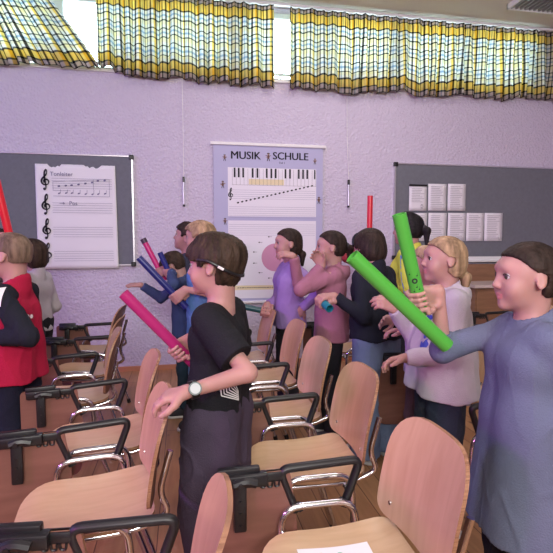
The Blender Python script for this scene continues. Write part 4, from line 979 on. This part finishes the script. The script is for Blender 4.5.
# --- blond girl in white sweater
aR = dict(px=(394, 309, 2.16), dir=cd(-1, .55, 0), palm=(0, .6, -.6), hand='relaxed', hint=(-.2, -.2, -1)); aL = dict(px=(405, 358, 1.93), dir=cd(-1, -.15, 0), palm=(0, -.4, -1), hand='relaxed', hint=(-.7, .3, -1))
k = kid(442, 2.06, 1.285, 186, 'blond girl in a white sweater with blue print, red tie in her hair', 'long', BL, dict(name='sweater', col=(.47, .44, .49), tie=(.35, .03, .05), arm_r=1.12, cover=.97),
        dict(name='jeans', col=(.035, .050, .075)), dict(L=aL, R=aR), hem=.63, top_kind='sweater', vox=.005, seed=4, topw=1.38, legw=1.3, flare=.012, head=(-4, -3, 0), hood=True)
bp = []
for (x, y, rx, ry, a_) in [(0, .0, .026, .014, 1.2), (.02, -.035, .030, .016, .5), (-.012, -.05, .018, .012, 2.2), (.01, .05, .016, .010, .3), (.0, -.085, .010, .022, .4), (.024, .01, .010, .020, -.5), (-.02, .02, .012, .006, 1), (.012, .085, .018, .010, 1.8)]: bp.append(blob(x, y, rx, ry, a_))
o = V(.45, .065, .91) * k['s']; decal(k, [[(x * 1.25, y * 1.25) for x, y in q] for q in bp], o, (-1, -.0, 0), (0, 1, 0), (0, 0, 1), 'blue_print', mat('blue_ink', (.05, .08, .42), .7))
# --- younger blond girl beside her
k = kid(424, 2.42, 1.235, 182, 'small blond girl in a pale lilac top, half hidden behind the upright green tube', 'long', (.36, .25, .16), dict(name='top', col=(.50, .42, .58), sleeve='short'),
        dict(name='skirt_trousers', col=(.10, .06, .08)), dict(L=dict(px=(404, 331, 2.30), dir=cd(-1, .05, 0), palm=(0, -.2, -1), hint=(-.6, .3, -1)), R=dict(px=(396, 319, 2.52), dir=cd(-1, -.1, 0), hint=(-.6, -.3, -1))), vox=.006, seed=5, hem=.62)
# --- girl in black sweater
aL = hold(323, 302, 2.62, 334, 312, 2.50, rg=.020, fdir=cd(-1, .1, 0), hint=(-.2, .3, -1)); aR = dict(at=(.20, -.08, .80), hint=(-.5, -.5, -.6))
k = kid(370, 2.78, 1.345, 128, 'girl in black sweater and wide pale jeans bending her head over a teal tube', 'bob', DB, dict(name='sweater', col=(.014, .016, .026)),
        dict(name='jeans', col=(.16, .21, .33), hem=.04, flare=.30), dict(L=aL, R=aR), hem=.70, top_kind='sweater', vox=.006, seed=8, lean=5, head=(0, 24, 10), topw=1.15, legw=1.45, shoes=((.55, .5, .5), (.7, .7, .7)))
tube_in(k, 'L', aL, .05, .09, (.01, .20, .26), 'sound_tube', 'short teal tube in the hand of the girl in black sweater', r=.022)
b = MB(); tp = k['tp']; b.tube([tp(.060 * math.cos(t) - .0 + .0, .087 * math.cos(t), .020 + .095 * math.sin(t)) if False else tp(.030, .091 * math.cos(t), .022 + .092 * math.sin(t)) for t in [math.pi * q / 14 for q in range(15)]], .0075, 8); b.build('hair_band', cloth('band', (.02, .02, .03)), k['e'], True)
# --- child with red tube behind her
aL = hold(369, 248, 3.86, 370, 196, 3.86, hint=(.3, .4, -1))
k = kid(363, 4.03, 1.315, 175, 'fair haired child hidden behind the girl in black, red tube raised', 'short', LB, dict(name='shirt', col=(.30, .04, .05)), dict(name='trousers', col=(.03, .03, .04)), dict(L=aL, R=rest(-1)), vox=.0075, seed=10)
tube_in(k, 'L', aL, .06, .415, (.60, .015, .03), 'sound_tube', 'red tube held upright against the wall above the dark haired girl', r=.022)
# --- tall child in yellow and blue jacket
k = kid(407, 3.42, 1.46, 150, 'tall child with black ponytail wearing a yellow and blue jacket', 'tied', BK, dict(name='jacket', col=(.62, .60, .10)), dict(name='trousers', col=(.03, .03, .05)), dict(L=rest(1), R=rest(-1)), top_kind='jacket', vox=.0065, seed=11, topw=1.2)
bp = []
for j in range(12):
    z = .09 - j * .030; wv = .085 + .012 * math.sin(j * .3)
    for i in range(4): x0 = -wv + i * wv / 2; bp.append([(x0, z), (x0 + wv / 2, z), (x0 + wv / 2, z - .030), (x0, z - .030)])
fl = k['Rz'].T @ np.array(Fh); rl = k['Rz'].T @ np.array(Rt); decal(k, bp, V(0, 0, 1.0) * k['s'] - fl * .5 - rl * .01, fl, rl, (0, 0, 1), 'blue_back_panel', mat('blue_panel', (.04, .12, .55), .7), off=.004)
# --- girl in pink hoodie
aR = dict(px=(293, 256, 3.12), dir=cd(-1, .25, 0), palm=(.2, .5, -1), hand='relaxed', hint=(.2, -.3, -1)); aL = dict(px=(322, 266, 2.90), dir=cd(-.55, 1, 0), palm=(-.5, -.5, .2), hand='relaxed', hint=(-.2, .2, -1))
k = kid(330, 3.02, 1.33, 178, 'girl in dusty pink hoodie with ponytail, both hands raised to her face', 'tied', DB, dict(name='hoodie', col=(.33, .145, .20)),
        dict(name='trousers', col=(.015, .015, .02)), dict(L=aL, R=aR), hem=.645, top_kind='sweater', hood=True, vox=.006, seed=12, topw=1.12)
# --- girl in lilac
aR = hold(266, 311, 3.28, 232, 304, 3.28, hint=(-.5, -.4, -1)); aL = dict(px=(302, 309, 3.20), hint=(-.5, .5, -.4))
k = kid(287, 3.34, 1.35, 193, 'girl in lilac sweater with long dark hair, arm hanging, before the music chart', 'long', DB, dict(name='sweater', col=(.30, .20, .47)),
        dict(name='trousers', col=(.035, .035, .045)), dict(L=aL, R=aR), hem=.66, top_kind='sweater', vox=.006, seed=14, topw=1.1)
tube_in(k, 'R', aR, .03, .30, (.008, .075, .085), 'sound_tube', 'long dark teal tube held level behind the black shirted boy', r=.021)
# --- group of boys by the wall
aL = hold(161, 272, 3.52, 143, 238, 3.50, hint=(-.3, .4, -1))
k = kid(184, 3.74, 1.40, 180, 'dark haired boy looking up, tallest by the wall, holding the pink tube', 'short', DB, dict(name='shirt', col=(.05, .05, .09)), dict(name='trousers', col=(.02, .03, .05)), dict(L=aL, R=rest(-1)), vox=.0065, seed=15, head=(0, -12, 0), top_kind='sweater')
tube_in(k, 'L', aL, .07, .27, (.50, .02, .17), 'sound_tube', 'pink tube with dark end cap raised by the boys near the wall', r=.020, cap_col=(.05, .03, .06))
aL = hold(177, 297, 3.02, 138, 256, 2.98, hint=(-.4, .5, -1))
k = kid(199, 3.22, 1.395, 178, 'blond boy in light blue clothes standing behind the black shirted boy', 'short', BL, dict(name='t_shirt', col=(.10, .21, .45), sleeve='short'), dict(name='jeans', col=(.14, .27, .55)), dict(L=aL, R=rest(-1)), vox=.0065, seed=16, hem=.60)
tube_in(k, 'L', aL, .09, .34, (.015, .02, .16), 'sound_tube', 'long navy blue tube held up by the blond boy', r=.021)
aR = dict(px=(141, 285, 3.50), dir=cd(-1, .02, 0), palm=(0, .3, -1), hand='open', hint=(-.3, -.4, -1)); aL = hold(169, 272, 3.36, 158, 248, 3.34, hint=(-.5, .4, -1))
k = kid(177, 3.45, 1.205, 186, 'smaller boy in dark denim jacket, arm stretched out in front of the wall', 'short', BR, dict(name='jacket', col=(.05, .07, .17)), dict(name='trousers', col=(.025, .05, .075)), dict(L=aL, R=aR), vox=.006, seed=18, lean=5, head=(-10, 34, 0), top_kind='jacket')
tube_in(k, 'L', aL, .05, .15, (.015, .02, .16), 'sound_tube', 'short navy blue tube behind the long navy one', r=.019)
# --- left edge
k = kid(31, 3.25, 1.27, 172, 'brown haired girl in white shirt behind the boy in red vest', 'bob', BR, dict(name='shirt', col=(.46, .43, .46)), dict(name='trousers', col=(.012, .012, .016)), dict(L=dict(at=(.12, .17, .72), hint=(-.5, .1, 0)), R=dict(at=(.12, -.17, .72), hint=(-.5, -.1, 0))), vox=.0065, seed=19, top_kind='sweater', hem=.68, topw=.85)
aL = hold(10, 240, 2.60, -3, 187, 2.56, hint=(-.4, .4, -1))
k = kid(-6, 2.70, 1.33, 180, 'dark haired child at the left edge holding up a red tube', 'short', DB, dict(name='shirt', col=(.20, .20, .24)), dict(name='trousers', col=(.03, .03, .04)), dict(L=aL, R=rest(-1)), vox=.0075, seed=20)
tube_in(k, 'L', aL, .05, .32, (.62, .015, .03), 'sound_tube', 'red tube raised at the left edge before the grey pinboard', r=.021)
aL = dict(px=(-13, 338, 1.98), dir=cd(-1, .05, 0), hint=(-.45, .25, -1)); aR = dict(px=(-10, 330, 2.2), dir=cd(-1, .05, 0), hint=(-.4, -.3, -1))
k = kid(8, 2.12, 1.305, 180, 'boy in red sports vest with black sleeves and a white shoulder stripe', 'crop', (.16, .11, .08), dict(name='sports_jacket', col=(.36, .010, .045), sleeve_col=(.012, .014, .022)),
        dict(name='trousers', col=(.012, .014, .03)), dict(L=aL, R=aR), hem=.66, top_kind='jacket', vox=.005, seed=22, topw=1.05, flare=.012)
slv = [c for c in k['e'].children if c.name.startswith('sleeves')][0]; s_ = k['s']
decal(k, strip(-.012, .05, -.006, -.025, .018, 8), V(-.045, .6, 1.035) * s_, (0, -1, 0), (-1, 0, 0), (0, 0, 1), 'white_shoulder_stripe', M_white, off=.005, target=slv)
decal(k, [blob(0, 0, .014, .009), blob(.03, -.004, .012, .009), blob(-.028, .002, .010, .008)], V(-.5, .06, .95) * s_, (1, 0, 0), (0, -1, 0), (0, 0, 1), 'white_back_lettering', M_white)
decal(k, [blob(0, 0, .030, .035, 0, 16)], V(.5, .05, .93) * s_, (-1, 0, 0), (0, 1, 0), (0, 0, 1), 'round_white_emblem', M_white); decal(k, [blob(0, 0, .020, .024, 0, 14)], V(.5, .05, .93) * s_, (-1, 0, 0), (0, 1, 0), (0, 0, 1), 'blue_emblem_centre', mat('blue_ink', (.05, .08, .42), .7), off=.004)
